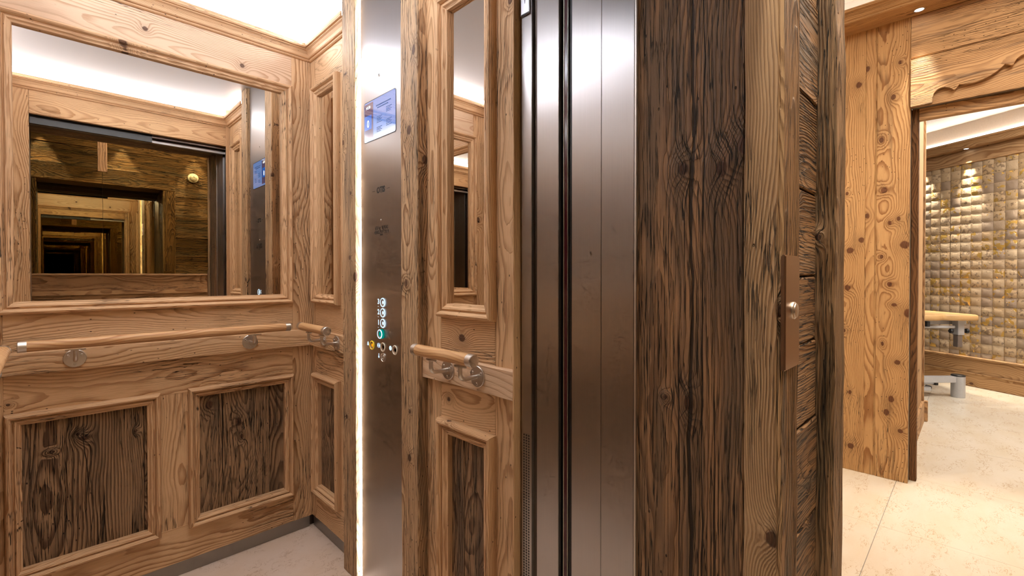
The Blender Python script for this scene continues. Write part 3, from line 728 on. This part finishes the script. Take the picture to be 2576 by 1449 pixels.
# arrow indicator plate
ya0, ya1 = Y(1334.5), Y(1313.2)
ind = box('direction_indicator', .8795, .8845, ya0, ya1, 1.873, 2.02, metal('indicator_plate', (.80, .82, .90), .35), None, ch=.0012)
meta(ind, 'small steel arrow plate high on the door jamb', 'indicator')
V = [(.8787, ya0+.007, 1.960), (.8787, ya1-.007, 1.960), (.8787, (ya0+ya1)/2, 1.902)]; V += [(.8794, b, c) for a, b, c in V]
link('arrow', mesh_from(V, [(0, 1, 2), (3, 4, 5), (0, 1, 4, 3), (1, 2, 5, 4), (2, 0, 3, 5)]), plain('arrow_grey', (.26, .24, .36), .4), ind)
box('indicator_lip', .8789, .8794, ya0, ya1, 1.873, 1.8765, BLACK, ind)

# head of the doorway: tracks over the opening, seen in the mirror
hd = box('door_track', -.07, .885, .60, .828, 2.085, 2.10, DARKM); hd['kind'] = 'structure'; hd.name = 'door_3'
box('track_rail', -.065, .47, .775, .800, 2.030, 2.0845, BLACKP, hd); box('track_rail', -.065, .885, .715, .745, 2.040, 2.0845, STEEL, hd)
box('track_rail', .47, .885, .775, .800, 2.062, 2.0845, STEEL, hd)
box('hanger_rail', -.065, .885, .640, .680, 2.050, 2.0845, DARKM, hd)
# steel left side of the doorway
lft = box('door_frame_side', -.082, -.070, .515, .80, .001, 2.084, STEEL); lft['kind'] = 'structure'; lft.name = 'door_4'
sill = box('door_sill', -.07, .885, .50, .62, -.02, .001, STEEL); sill['kind'] = 'structure'; sill.name = 'trim_2'
for k in range(3): box('sill_groove', -.06, .88, .53+k*.03, .535+k*.03, .0012, .0016, BLACK, sill)

# ================================================================== LANDING WALL AND REVEAL
wld = box('wall_landing', .925, 1.40, .30, .52, 0, 2.85, plain('raw_wall', (.2, .15, .1), .9)); meta(wld, kind='structure')
box('wall_block', -1.6, .925, .30, .52, 2.14, 2.85, wld.data.materials[0], wld); box('wall_block', -1.6, -.115, .30, .52, 0, 2.14, wld.data.materials[0], wld)
P_JR = Plane((.888, 0, 0), (0, 1, 0), (-1, 0, 0))
plank(P_JR, 'reveal_board', .2952, .516, .001, 2.14, -.036, 0, W['jamb'], wld, ch=.003, wob=.001, N=40)
P_JL = Plane((-.072, 0, 0), (0, 1, 0), (1, 0, 0))
plank(P_JL, 'reveal_board', .2952, .514, .001, 2.10, -.036, 0, W['land'], wld)
plank(Plane((0, 0, 0), (1, 0, 0), (0, 1, 0)), 'lintel_board', -.072, .888, 2.102, 2.139, .2952, .514, W['land'], wld, 'u')
# upright frame board, its edge facing the opening
fb = plank(P_LAND, 'frame_board', .887, .992, .001, 2.10, -.0245, .036, W['land'], None, ch=.0045, wob=.0022, N=70, edge=.0016)
fb.data.materials.append(W['jamb_edge'])
fb.name = 'trim_3'; meta(fb, kind='structure')
bmf = bmesh.new(); bmf.from_mesh(fb.data); gl = bmf.verts.layers.float_vector.get('g')
for f in bmf.faces:
    if f.normal.x < -.5 and len(f.verts) == 4: f.material_index = 1
bmf.to_mesh(fb.data); bmf.free()
# the edge face needs the depth as its across coordinate
ee = plank(Plane((.887, 0, 0), (0, 1, 0), (-1, 0, 0)), 'sawn_edge', .2400, .2945, .001, 2.10, -.001, .0022, W['jamb_edge'], fb, ch=.001, wob=.0012, N=60, edge=.003)
fl_ = plank(P_LAND, 'trim_4', -.175, -.072, .001, 2.10, -.0245, .036, W['land'], None, ch=.004, wob=.002, N=50); meta(fl_, kind='structure')
hb = plank(P_LAND, 'trim_5', -.175, .992, 2.102, 2.27, -.0245, .036, W['land'], None, 'u', ch=.005, wob=.0022, N=40); meta(hb, kind='structure')
# horizontal boards
zs = [0.0, .215, .44, .64, .862, 1.045, 1.195, 1.39, 1.60, 1.83, 2.05, 2.27]
for a, b in zip(zs, zs[1:]):
    plank(P_LAND, 'board', .993, 1.302, a+.0015, b-.0015, -.028, random.uniform(-.004, .002), W['land'], wld, 'u', ch=.003, wob=.002, N=10)
for a, b in ((2.27, 2.46), (2.46, 2.66)):
    plank(P_LAND, 'board', -1.6, 1.302, a+.0015, b-.0015, -.028, random.uniform(-.004, .002), W['land'], wld, 'u', ch=.003, wob=.002, N=30)
for a, b in zip(zs[::2], zs[2::2]+[2.27]):
    plank(P_LAND, 'board', -1.6, -.177, a+.0015, b-.0015, -.028, 0, W['land'], wld, 'u')
# corner post
pst = plank(P_LAND, 'timber_post', 1.3035, 1.433, .001, 2.657, -.029, .0335, W['post'], None, ch=.012, wob=.005, N=90, edge=.003)
meta(pst, 'rough hewn dark corner post at the end of the landing wall', 'post')

# call plate
cp = empty('call_plate', (.957, .2335, .94), label='tall brushed steel call plate with one round button on the landing post', cat='call plate')
yp = .2335-.006
def Xp(px, yy): u = (px-1288)/F_PX; return yy*(1+u)/(1-u)
x0, x1 = Xp(1976.8, yp), Xp(2012, yp)
CPM = metal('call_plate_steel', (.50, .37, .28), .30, aniso=.5)
zt = HC+(690-641)/F_PX*(x0+yp)/math.sqrt(2); zb_ = HC+(690-936)/F_PX*(x0+yp)/math.sqrt(2)
box('plate', x0, x1, yp, .2355, zb_, zt, CPM, cp, ch=.0022)
xb = Xp(1996, yp); zbn = HC+(690-781)/F_PX*(xb+yp)/math.sqrt(2)
bt = link('button', disc_mesh((xb, yp, zbn), (0, -1, 0), [(.0150, 0), (.0150, .0025), (.0125, .004), (.0125, .0055), (.006, .0068), (0, .007)], 36), STEEL_S, cp)

# fire detector over the doorway, seen in the mirrors
wd = link('wall_detector', disc_mesh((1.16, .269, 2.277), (0, -1, 0), [(.052, 0), (.052, .012), (.048, .018), (.036, .020), (.034, .040), (.026, .048), (.012, .050), (.010, .046), (0, .046)], 32), WHITEP)
meta(wd, 'round white detector on the landing boards, seen only in the big mirror', 'detector')

# ================================================================== CORRIDOR
fl = box('floor', -1.6, 8.0, -2.2, .50, -.08, -.004, GROUT); meta(fl, kind='structure')
box('floor_bed', 1.43, 8.0, .50, 2.2, -.08, -.004, GROUT, fl)
def tile_row(y0, y1, xs):
    for a, b in zip(xs, xs[1:]):
        box('tile', a+.0004, b-.0004, y0+.0012, y1-.0003, -.004, 0, STONE_F, fl, ch=.0004)
XT = [-1.6, -.4, .4, 1.2, 2.0, 2.8, 3.6, 4.4, 5.2, 6.0, 6.8, 7.6]
tile_row(-.48, .3195, XT); tile_row(-1.28, -.48, XT); tile_row(-2.08, -1.28, XT[5:])
tile_row(.3205, 1.12, [1.45, 2.0, 2.8, 3.6]); tile_row(.3205, 1.12, XT[6:]); tile_row(1.12, 1.92, [1.45, 2.0, 2.8, 3.6])
ce = box('ceiling', -1.6, 3.6, -.80, 2.2, 2.86, 2.90, WHITE); meta(ce, kind='structure')
ce2 = box('ceiling', 3.66, 8.0, -2.4, 2.2, 2.84, 2.88, WHITE); meta(ce2, kind='structure')

# opposite wall with the bronze mirror
wo = box('wall_opposite', -1.6, 3.5, -.80, -.765, 0, 2.86, wld.data.materials[0]); meta(wo, kind='structure')
for a, b in ((0, .25), (.25, .48), (.48, .70), (.70, .88), (.88, 1.028), (1.062, 1.190)):
    plank(P_OPP, 'board', -1.6, 3.47, a+.001, b-.001, -.024, 0, W['cover'], wo, 'u', N=10)
plank(P_OPP, 'ledge', -1.6, 3.47, 1.028, 1.062, -.024, .022, W['cover'], wo, 'u', N=10); plank(P_OPP, 'ledge', -1.6, 3.47, 1.190, 1.206, -.024, .026, W['cover'], wo, 'u', N=10)
for a, b, lab in ((-.9, .331, 'bronze tinted wall mirror opposite the elevator, the pane straight ahead of it'), (.333, 1.25, 'bronze tinted wall mirror opposite the elevator, the pane toward the post')):
    mm = box('tinted_mirror', a, b, -.762, -.742, 1.207, 2.655, MIRB); meta(mm, lab, 'mirror')
plank(P_OPP, 'upright_board', 1.252, 1.40, 1.207, 2.66, -.024, .004, W['cover'], wo); plank(P_OPP, 'upright_board', -1.1, -.902, 1.207, 2.66, -.024, .004, W['cover'], wo)
for i in range(6): plank(P_OPP, 'board', 1.402, 3.47, 1.207+i*.242, 1.207+(i+1)*.242-.001, -.024, 0, W['cover'], wo, 'u', N=6)
we = box('wall_west', -1.66, -1.6, -.80, .50, 0, 2.86, W['cover'], glong='z'); meta(we, kind='structure')
plank(P_OPP, 'mirror_batten', .302, .362, 2.065, 2.655, -.003, .012, W['cover'], wo)
# side room beyond the post
wn = box('wall_north', 1.43, 3.5, 2.0, 2.05, 0, 2.86, W['orange'], glong='z'); meta(wn, kind='structure')
wn2 = box('wall_north', 1.40, 1.43, .30, 2.0, 0, 2.86, W['orange'], glong='z'); meta(wn2, kind='structure')

# orange plank wall with the door to the treatment room
wh = box('wall_hall', 3.50, 3.56, .2708, 2.05, 0, 2.86, wld.data.materials[0]); meta(wh, kind='structure')
ed = [.2705, .4215, .4285, .475, .585, .77, .93, 1.1, 1.3, 1.52, 1.75, 2.0]
for i, (a, b) in enumerate(zip(ed, ed[1:])):
    if i == 1: continue
    plank(P_HALL, 'plank', a+.0004, b-.0004, .001, 2.66, -.024, 0 if i != 2 else -.002, W[{0: 'orange_wide', 3: 'orange_far'}.get(i, 'orange')], wh, ch=.0015, wob=.0008, N=20)
plank(P_HALL, 'plank', .4216, .4284, .001, 2.66, -.024, -.005, W['orange'], wh)
# casing: set back
P_CAS = Plane((3.545, 0, 0), (0, 1, 0), (-1, 0, 0))
box('wall_block', 3.496, 3.56, -2.1, .268, 2.1505, 2.86, wh.data.materials[0], wh)
cs = plank(P_CAS, 'trim_6', .2385, .2700, .001, 2.150, -.05, 0, W['casing'], None, wob=.0008, N=30); meta(cs, kind='structure')
lt = plank(P_CAS, 'trim_7', -2.1, .2380, 2.086, 2.150, -.05, 0, W['header'], None, 'u', wob=.001); meta(lt, kind='structure')
# header boards
hb1 = plank(P_HALL, 'header_board', -2.1, .2700, 2.421, 2.66, -.02, .002, W['header'], wh, 'u', ch=.006)
hb2 = plank(P_HALL, 'header_board', -2.1, .2700, 2.146, 2.419, -.02, -.014, W['header'], wh, 'u', ch=.001)
# scalloped board
def Zh(px, py, X=3.475): u = (px-1288)/F_PX; return X*(1-u)/(1+u), HC+(690-py)/F_PX*X*math.sqrt(2)/(1+u)
sc = [(2297, 271), (2342, 261), (2342, 249), (2346, 238), (2354, 229), (2363, 224), (2373, 222.5), (2385, 224), (2393, 228), (2397, 230), (2403, 224), (2409, 215.5), (2425, 215), (2445, 211.5), (2465, 205), (2485, 195), (2503, 183), (2516, 172), (2523, 165), (2530, 166), (2538, 168), (2544, 166), (2547, 159), (2552, 152), (2562, 144.5), (2575, 139)]
prof = [Zh(*p) for p in sc]; prof = [(.2697, prof[0][1])]+prof
y_end = prof[-1][0]; prof += [(y_end-(prof[k][0]-prof[-1][0])*1.0 if False else y_end-.03*(k+1), prof[-1][1]+.006*(k+1)) for k in range(3)]
yc = prof[-1][0]-.05; right = [(2*yc-a, b) for a, b in reversed(prof)]
full = prof+right
V, G, Fc = [], [], []
top = 2.4105
for (a, b) in full:
    for (x, z) in ((3.480, b), (3.4575, b), (3.4575, top), (3.480, top)): V.append((x, a, z)); G.append((a, z-2.28, x-3.46))
for i in range(len(full)-1):
    o_ = i*4
    for j in range(4): Fc.append((o_+j, o_+(j+1) % 4, o_+4+(j+1) % 4, o_+4+j))
Fc.append((0, 1, 2, 3)); n_ = (len(full)-1)*4; Fc.append((n_, n_+1, n_+2, n_+3))
link('scalloped_board', mesh_from(V, Fc, G), W['header'], wh)

# crown of the corridor with cove light
HCR = [(-.02, 2.658), (.165, 2.658), (.172, 2.662), (.172, 2.672), (.178, 2.675), (.185, 2.690), (.200, 2.702), (.215, 2.706), (.215, 2.722), (.205, 2.722), (.205, 2.712), (-.02, 2.712)]
cw = empty('trim_8', (3.4, .3, 2.66)); meta(cw, kind='structure')
sweep('crown_moulding', HCR, [(3.475, 2.0, 0), (3.475, -.74, 0)], [(-1, -1, 0), (-1, 1, 0)], W['orange'], cw)
box('light_strip', 3.30, 3.315, -.6, 1.9, 2.714, 2.717, LEDH, cw)
sweep('crown_moulding', HCR, [(-1.6, .27, 0), (1.5, .27, 0)], [(1, -1, 0), (0, -1, 0)], W['header'], cw)
box('light_strip', -1.4, 1.4, .10, .115, 2.714, 2.717, LEDH, cw)
box('cove_fascia', 3.470, 3.476, -.74, 2.0, 2.713, 2.86, WHITE, cw); box('cove_fascia', -1.6, 1.40, .268, .272, 2.713, 2.86, WHITE, cw)
# downlights
def downlight(x, y, z, e, label, group=None, spot=1.1, col=(1, .87, .68), blend=.55, tilt=None, target=None):
    d = link('downlight', disc_mesh((x, y, z), (0, 0, -1), [(.026, -.002), (.026, .002), (.021, .003), (.0195, .0005), (0, .0005)], 28), STEEL_S)
    meta(d, label, 'downlight', group)
    link('lamp', disc_mesh((x, y, z-.001), (0, 0, -1), [(.019, 0), (.0185, .0008), (0, .0010)], 24), LAMP, d)
    l = bpy.data.lights.new('spot', 'SPOT'); l.energy = e; l.color = col; l.spot_size = spot; l.spot_blend = blend; l.shadow_soft_size = .012
    o = bpy.data.objects.new('spot_light', l); COL.objects.link(o); o.location = (x, y, z-.006)
    if target: o.rotation_euler = (Vector(target)-o.location).to_track_quat('-Z', 'Y').to_euler()
downlight(3.405, .232, 2.658, SPOT_HALL, 'bright recessed downlight over the door header in the corridor crown', spot=.62, blend=.8)
downlight(3.405, 1.0, 2.658, SPOT_HALL, 'downlight in the corridor crown behind the post, hidden from view')
downlight(3.405, -.55, 2.658, SPOT_HALL, 'downlight in the corridor crown past the door header')
for x, lab in ((-.04, 'downlight over the landing wall, above the elevator opening edge'), (.547, 'downlight over the landing wall, above the middle of the elevator opening'), (1.18, 'downlight over the landing wall, above the white detector')):
    downlight(x, .195, 2.658, SPOT_LAND, lab, spot=.85, blend=.35)
downlight(2.3, .9, 2.859, 60, 'ceiling downlight behind the post, hidden from view', spot=2.2)

# ================================================================== TREATMENT ROOM
wn3 = box('wall_passage', 3.56, 5.07, .31, .36, 0, 2.84, W['room'], glong='z'); meta(wn3, kind='structure')
bp = box('baseboard_passage', 3.60, 5.05, .292, .3095, .001, .166, W['room'], glong='x'); meta(bp, kind='structure')
pc = box('trim_9', 5.045, 5.075, .296, .309, .166, 2.84, W['header'], glong='z'); meta(pc, kind='structure')
bb = box('trim_10', 5.045, 5.09, .272, .3095, .001, .166, W['header'], glong='y', ch=.003); meta(bb, kind='structure')
wro = box('wall_room', 3.66, 8, -2.4, -2.35, 0, 2.84, WHITE); meta(wro, kind='structure')
A0, A1 = -1.8, 1.1    # extent along the hide wall
whd = link('wall_hide', mesh_from([P_HIDE.p(a, d, z) for a in (A0, A1) for d in (-.06, -.02) for z in (0, 2.84)],
           [(0, 1, 3, 2), (4, 5, 7, 6), (0, 1, 5, 4), (2, 3, 7, 6), (0, 2, 6, 4), (1, 3, 7, 5)]), plain('hide_backing', (.10, .065, .035), .9)); meta(whd, kind='structure')
plank(P_HIDE, 'skirting_board', A0, A1, .001, .134, -.02, .012, W['room'], whd, 'u', N=8)
plank(P_HIDE, 'skirting_board', A0, A1, .150, .295, -.02, .006, W['room'], whd, 'u', N=8)
plank(P_HIDE, 'cap_moulding', A0, A1, .134, .150, -.02, .020, W['room'], whd, 'u', ch=.006, N=8)
plank(P_HIDE, 'cap_moulding', A0, A1, .295, .318, -.02, .024, W['room'], whd, 'u', ch=.007, N=8)
plank(P_HIDE, 'cap_moulding', A0, A1, 2.392, 2.412, -.02, .014, W['room'], whd, 'u', ch=.005, N=8)
plank(P_HIDE, 'frieze_board', A0, A1, 2.412, 2.55, -.02, .006, W['room'], whd, 'u', N=8)
rc = empty('trim_11', (7, 0, 2.55)); meta(rc, kind='structure')
RCR = [(-.02, 2.545), (.095, 2.545), (.10, 2.552), (.105, 2.575), (.125, 2.60), (.14, 2.605), (.14, 2.625), (.13, 2.625), (.13, 2.612), (-.02, 2.612)]
sweep('crown_moulding', RCR, [P_HIDE.p(A0, 0, 0), P_HIDE.p(A1, 0, 0)], [P_HIDE.N, P_HIDE.N], W['room'], rc)
V = [P_HIDE.p(a, d, z) for a in (A0, A1) for d in (.004, .010) for z in (2.628, 2.665)]
link('light_strip', mesh_from(V, [(0, 1, 3, 2), (4, 5, 7, 6), (0, 1, 5, 4), (2, 3, 7, 6), (0, 2, 6, 4), (1, 3, 7, 5)]), LEDR, rc)
V = [P_HIDE.p(a, d, z) for a in (A0, A1) for d in (-.02, .002) for z in (2.614, 2.84)]
link('cove_fascia', mesh_from(V, [(0, 1, 3, 2), (4, 5, 7, 6), (0, 1, 5, 4), (2, 3, 7, 6), (0, 2, 6, 4), (1, 3, 7, 5)]), WHITE, rc)
def hide_u(px):
    u = (px-1288)/F_PX; k = (1+u)/(1-u) if abs(1-u) > 1e-6 else 1e6
    # ray (1+u, 1-u) hits P0 + s*cdir
    a, b = 1+u, 1-u; P0 = P_HIDE.O; den = a*cdir.y-b*cdir.x
    return (b*P0.x-a*P0.y)/den
# downlights in the room crown
for px, lab in ((2437, 'small downlight in the crown above the cowhide wall'), (2610, 'downlight above the cowhide wall just outside the frame')):
    s_ = hide_u(px); P = P_HIDE.p(s_, .052, 2.545)
    downlight(P.x, P.y, P.z, SPOT_ROOM, lab, spot=.62, blend=.8, col=(1, .88, .68))
P = P_HIDE.p(hide_u(2300), .052, 2.545); downlight(P.x, P.y, P.z, SPOT_ROOM, 'downlight above the cowhide wall hidden by the door casing', spot=1.25, col=(1, .88, .68))

# cowhide patches: puffed squares
def hide_mat(name):
    m, t, b = new_mat(name)
    oi = t.node('ShaderNodeObjectInfo').outputs['Random']
    tc = t.node('ShaderNodeTexCoord').outputs['Object']
    r1 = t.m('FRACT', t.m('MULTIPLY', oi, 13.7)); r2 = t.m('FRACT', t.m('MULTIPLY', oi, 57.9)); r3 = t.m('FRACT', t.m('MULTIPLY', oi, 231.3))
    v = t.vm('ADD', tc, t.comb(t.m('MULTIPLY', r1, 40), t.m('MULTIPLY', r2, 40), t.m('MULTIPLY', r3, 40)))
    blot = t.noise(v, 36, 3, .5); thr = t.m('MULTIPLY_ADD', r3, .22, .52)
    spots = t.ramp(t.m('SUBTRACT', blot, thr), -.01, .02)
    gb = t.noise(t.vm('ADD', v, (9, 4, 2)), 22, 2, .4); gthr = t.m('MULTIPLY_ADD', r2, .40, .50)
    gold = t.ramp(t.m('SUBTRACT', gb, gthr), 0, .012)
    # hair strokes, in a direction that differs from patch to patch
    vr = t.node('ShaderNodeVectorRotate', rotation_type='AXIS_ANGLE'); t.put(vr.inputs['Vector'], tc); vr.inputs['Axis'].default_value = P_HIDE.N
    t.put(vr.inputs['Angle'], t.m('MULTIPLY', r1, 1.4))
    hs = t.vm('MULTIPLY', vr.outputs[0], (60, 60, 420)); hair = t.noise(t.vm('ADD', hs, t.comb(r2, r3, r1)), 1, 3, .6)
    base = t.mix(r2, (.50, .32, .15), (.60, .45, .29)); base = t.mix(t.ramp(r3, .55, .95), base, (.33, .235, .165))
    base = t.mix(t.m('MULTIPLY', hair, .5), base, (.30, .19, .10))
    c = t.mix(t.m('MULTIPLY', spots, .8), base, (.20, .125, .07))
    c = t.mix(gold, c, (.95, .60, .17))
    t.put(b.inputs['Base Color'], c); t.put(b.inputs['Metallic'], t.m('MULTIPLY', gold, .65))
    t.put(b.inputs['Roughness'], t.m('MULTIPLY_ADD', gold, -.27, .55))
    b.inputs['Specular IOR Level'].default_value = .7
    bn = t.node('ShaderNodeBump'); bn.inputs['Strength'].default_value = .9; bn.inputs['Distance'].default_value = .004
    t.put(bn.inputs['Height'], t.m('MULTIPLY', t.m('ADD', hair, t.noise(v, 22, 2)), t.m('SUBTRACT', 1.1, gold))); t.put(b.inputs['Normal'], bn.outputs[0])
    return m
HIDE = hide_mat('cowhide_patch')
pitch = .0985; n = 6; V, Fc = [], []
for i in range(n+1):
    for j in range(n+1):
        x, y = -1+2*i/n, -1+2*j/n
        h = .0095*(1-abs(x)**2.6)**.7*(1-abs(y)**2.6)**.7
        V.append(P_HIDE.U*(x*(pitch/2-.0006))+Vector((0, 0, y*(pitch/2-.0006)))+P_HIDE.N*h)
for i in range(n):
    for j in range(n): a = i*(n+1)+j; Fc.append((a, a+1, a+n+2, a+n+1))
proto = bpy.data.meshes.new('patch'); proto.from_pydata([tuple(v) for v in V], [], Fc); proto.materials.append(HIDE)
proto.polygons.foreach_set('use_smooth', [True]*len(proto.polygons))
if proto.polygons[0].normal.dot(P_HIDE.N) < 0: proto.flip_normals()
s_lo, s_hi = hide_u(2590), hide_u(2318)
nc = int((s_hi-s_lo)/pitch)+1; rows = int((2.392-.318)/pitch)+1
wl_ = wloc(whd)
for i in range(nc):
    for j in range(rows):
        z = 2.392+.045-pitch*(j+.5)
        if z-pitch/2 < .318-.09 : continue
        o = bpy.data.objects.new('tile', proto); COL.objects.link(o); o.parent = whd
        o.location = P_HIDE.p(s_lo+pitch*(i+.5), -.006, z)-wl_

# the patches beyond the frame, joined
V2, F2 = [], []
nc2 = int((s_lo-A0)/pitch); nv = len(V)
for i in range(nc2):
    for j in range(rows):
        z = 2.392+.045-pitch*(j+.5); base = P_HIDE.p(s_lo-pitch*(i+.5), -.006, z); k0 = len(V2)
        V2 += [base+Vector(v.co) for v in proto.vertices]; F2 += [tuple(k0+a for a in p.vertices) for p in proto.polygons]
me2 = bpy.data.meshes.new('patches'); me2.from_pydata([tuple(v) for v in V2], [], F2); me2.polygons.foreach_set('use_smooth', [True]*len(me2.polygons))
hp = link('hide_patches', me2, HIDE, whd); hp['kind'] = 'stuff'

# adjustable treatment table
rv = Vector((1, -1, 0)).normalized(); fv = Vector((1, 1, 0)).normalized()
def at(px, py, D): u = (px-1288)/F_PX; return fv*D+rv*(u*D)+Vector((0, 0, HC+(690-py)/F_PX*D))
tb = empty('treatment_table', at(2380, 999, 4.75)*1.0, label='tan padded treatment table on a grey steel frame in the far room', cat='table')
tb.location.z = 0
def obox(name, c, hr, hf, z0, z1, mat, bev=.003, seg=2):
    """box along the table's own axes, centre c (xy), half sizes hr, hf"""
    bm = bmesh.new(); bmesh.ops.create_cube(bm, size=1)
    for v in bm.verts: v.co = Vector((c.x, c.y, 0))+rv*(v.co.x*2*hr)+fv*(v.co.y*2*hf)+Vector((0, 0, z0+(v.co.z+.5)*(z1-z0)))
    if bev: bmesh.ops.bevel(bm, geom=list(bm.edges), offset=bev, segments=seg, affect='EDGES')
    me = bpy.data.meshes.new('m'); bm.to_mesh(me); bm.free()
    if seg > 2: me.polygons.foreach_set('use_smooth', [True]*len(me.polygons))
    return link(name, me, mat, tb)
D0 = 4.62
# padded top with a waist in its near edge
zt0, zt1 = .735, .795
pr = at(2470, 800, 4.62); L = .95; W2 = .30
pts = []
nn = 40
def edge_y(t_): return -W2+.05*math.exp(-((t_-.30)/.07)**2)
outl = []
for i in range(nn+1):
    t_ = i/nn; outl.append((-L+t_*(L-.05), edge_y(1-t_)))
outl += [(-.05+.05*math.sin(a), -W2+.05-.05*math.cos(a)) for a in [math.pi/2*k/6 for k in range(1, 7)]]
outl += [(-.05+.05*math.cos(a), W2-.05+.05*math.sin(a)) for a in [math.pi/2*k/6 for k in range(0, 7)]]
outl += [(-L, W2)]
lay = [(.012, zt0), (.003, zt0+.006), (0, zt0+.02), (0, zt1-.018), (.005, zt1-.006), (.016, zt1)]
cc = pr+fv*W2; cen = Vector((-L/2, 0))
V, Fc = [], []; k = len(outl)
for ins, z in lay:
    for a, b in outl:
        q = Vector((a, b)); dd = (cen-q); q = q+dd.normalized()*ins*1.2
        P = Vector((cc.x, cc.y, 0))+rv*q.x+fv*q.y; V.append((P.x, P.y, z))
for l_ in range(len(lay)-1):
    for i in range(k): Fc.append((l_*k+i, l_*k+(i+1) % k, (l_+1)*k+(i+1) % k, (l_+1)*k+i))
Fc.append(tuple(range(k))); Fc.append(tuple((len(lay)-1)*k+i for i in range(k)))
me = mesh_from(V, Fc)
for p in me.polygons: p.use_smooth = len(p.vertices) < 6
top_o = link('padded_top', me, PAD, tb)
c = at(2350, 830, 4.80); obox('support_bar', c, .32, .022, .685, .732, GREYM)
c = at(2352, 830, 4.70); obox('support_bar', c, .20, .012, .655, .68, GREYM)
c = at(2333, 815, 4.66); obox('bar_cap', c, .016, .02, .675, .728, BLACKP)
c = at(2412, 840, 4.72); obox('post_sleeve', c, .033, .033, .585, .733, GREYM)
c = at(2411, 860, 4.72); obox('inner_post', c, .026, .026, .462, .60, plain('brown_grey_steel', (.22, .18, .16), .4, .4))
for (px, s_) in ((2394, 1), (2433, 1)):
    c1 = at(2400 if px < 2410 else 2420, 833, 4.70); c2 = at(px, 833, 4.70); c1.z = c2.z = .625
    kn = link('clamp_knob', join_meshes([disc_mesh(c2, (c2-c1), [(.018, -.012), (.024, -.006), (.026, .003), (.018, .014), (0, .016)], 20), tube_mesh([c1, c2], .006, 10)]), BLACKP, tb)
# base: round foot, beam, lift column
foot = at(2412.5, 999, 4.53); foot.z = 0
link('foot', disc_mesh(foot, (0, 0, 1), [(.052, .001), (.054, .01), (.054, .206), (0, .206)], 36), GREYM, tb)
link('foot_cap', disc_mesh(foot+Vector((0, 0, .206)), (0, 0, 1), [(.0545, 0), (.0545, .008), (.048, .014), (0, .014)], 36), BLACKP, tb)
c = foot-rv*.26; obox('base_beam', c, .22, .028, .145, .205, GREYM)
c = foot-rv*.32+fv*.10; obox('cross_bar', c, .20, .02, .105, .142, GREYM)
c = foot-rv*.145+fv*.09; obox('bar_cap', c, .016, .024, .098, .142, BLACKP)
c = foot-rv*.37+fv*.12; obox('lift_housing', c, .085, .05, .206, .305, GREYM)
c = foot-rv*.32+fv*.14; o = obox('lift_arm', c, .10, .02, .25, .345, BLACKP)
c = foot-rv*.42+fv*.02; obox('under_box', c, .16, .02, .06, .10, GREYM)
c = foot-rv*.245+fv*.05; link('pivot_pin', disc_mesh((c.x, c.y, .085), -fv, [(.018, -.02), (.018, .02), (0, .02)], 16), BLACKP, tb)
# the far foot behind the casing
far = foot-rv*.95; link('foot', disc_mesh(far, (0, 0, 1), [(.052, .001), (.054, .01), (.054, .206), (0, .206)], 24), GREYM, tb)
link('lift_column', tube_mesh([Vector((far.x, far.y, .2))+rv*.4, Vector((far.x, far.y, .70))+rv*.35+fv*.1], .03, 16), GREYM, tb)
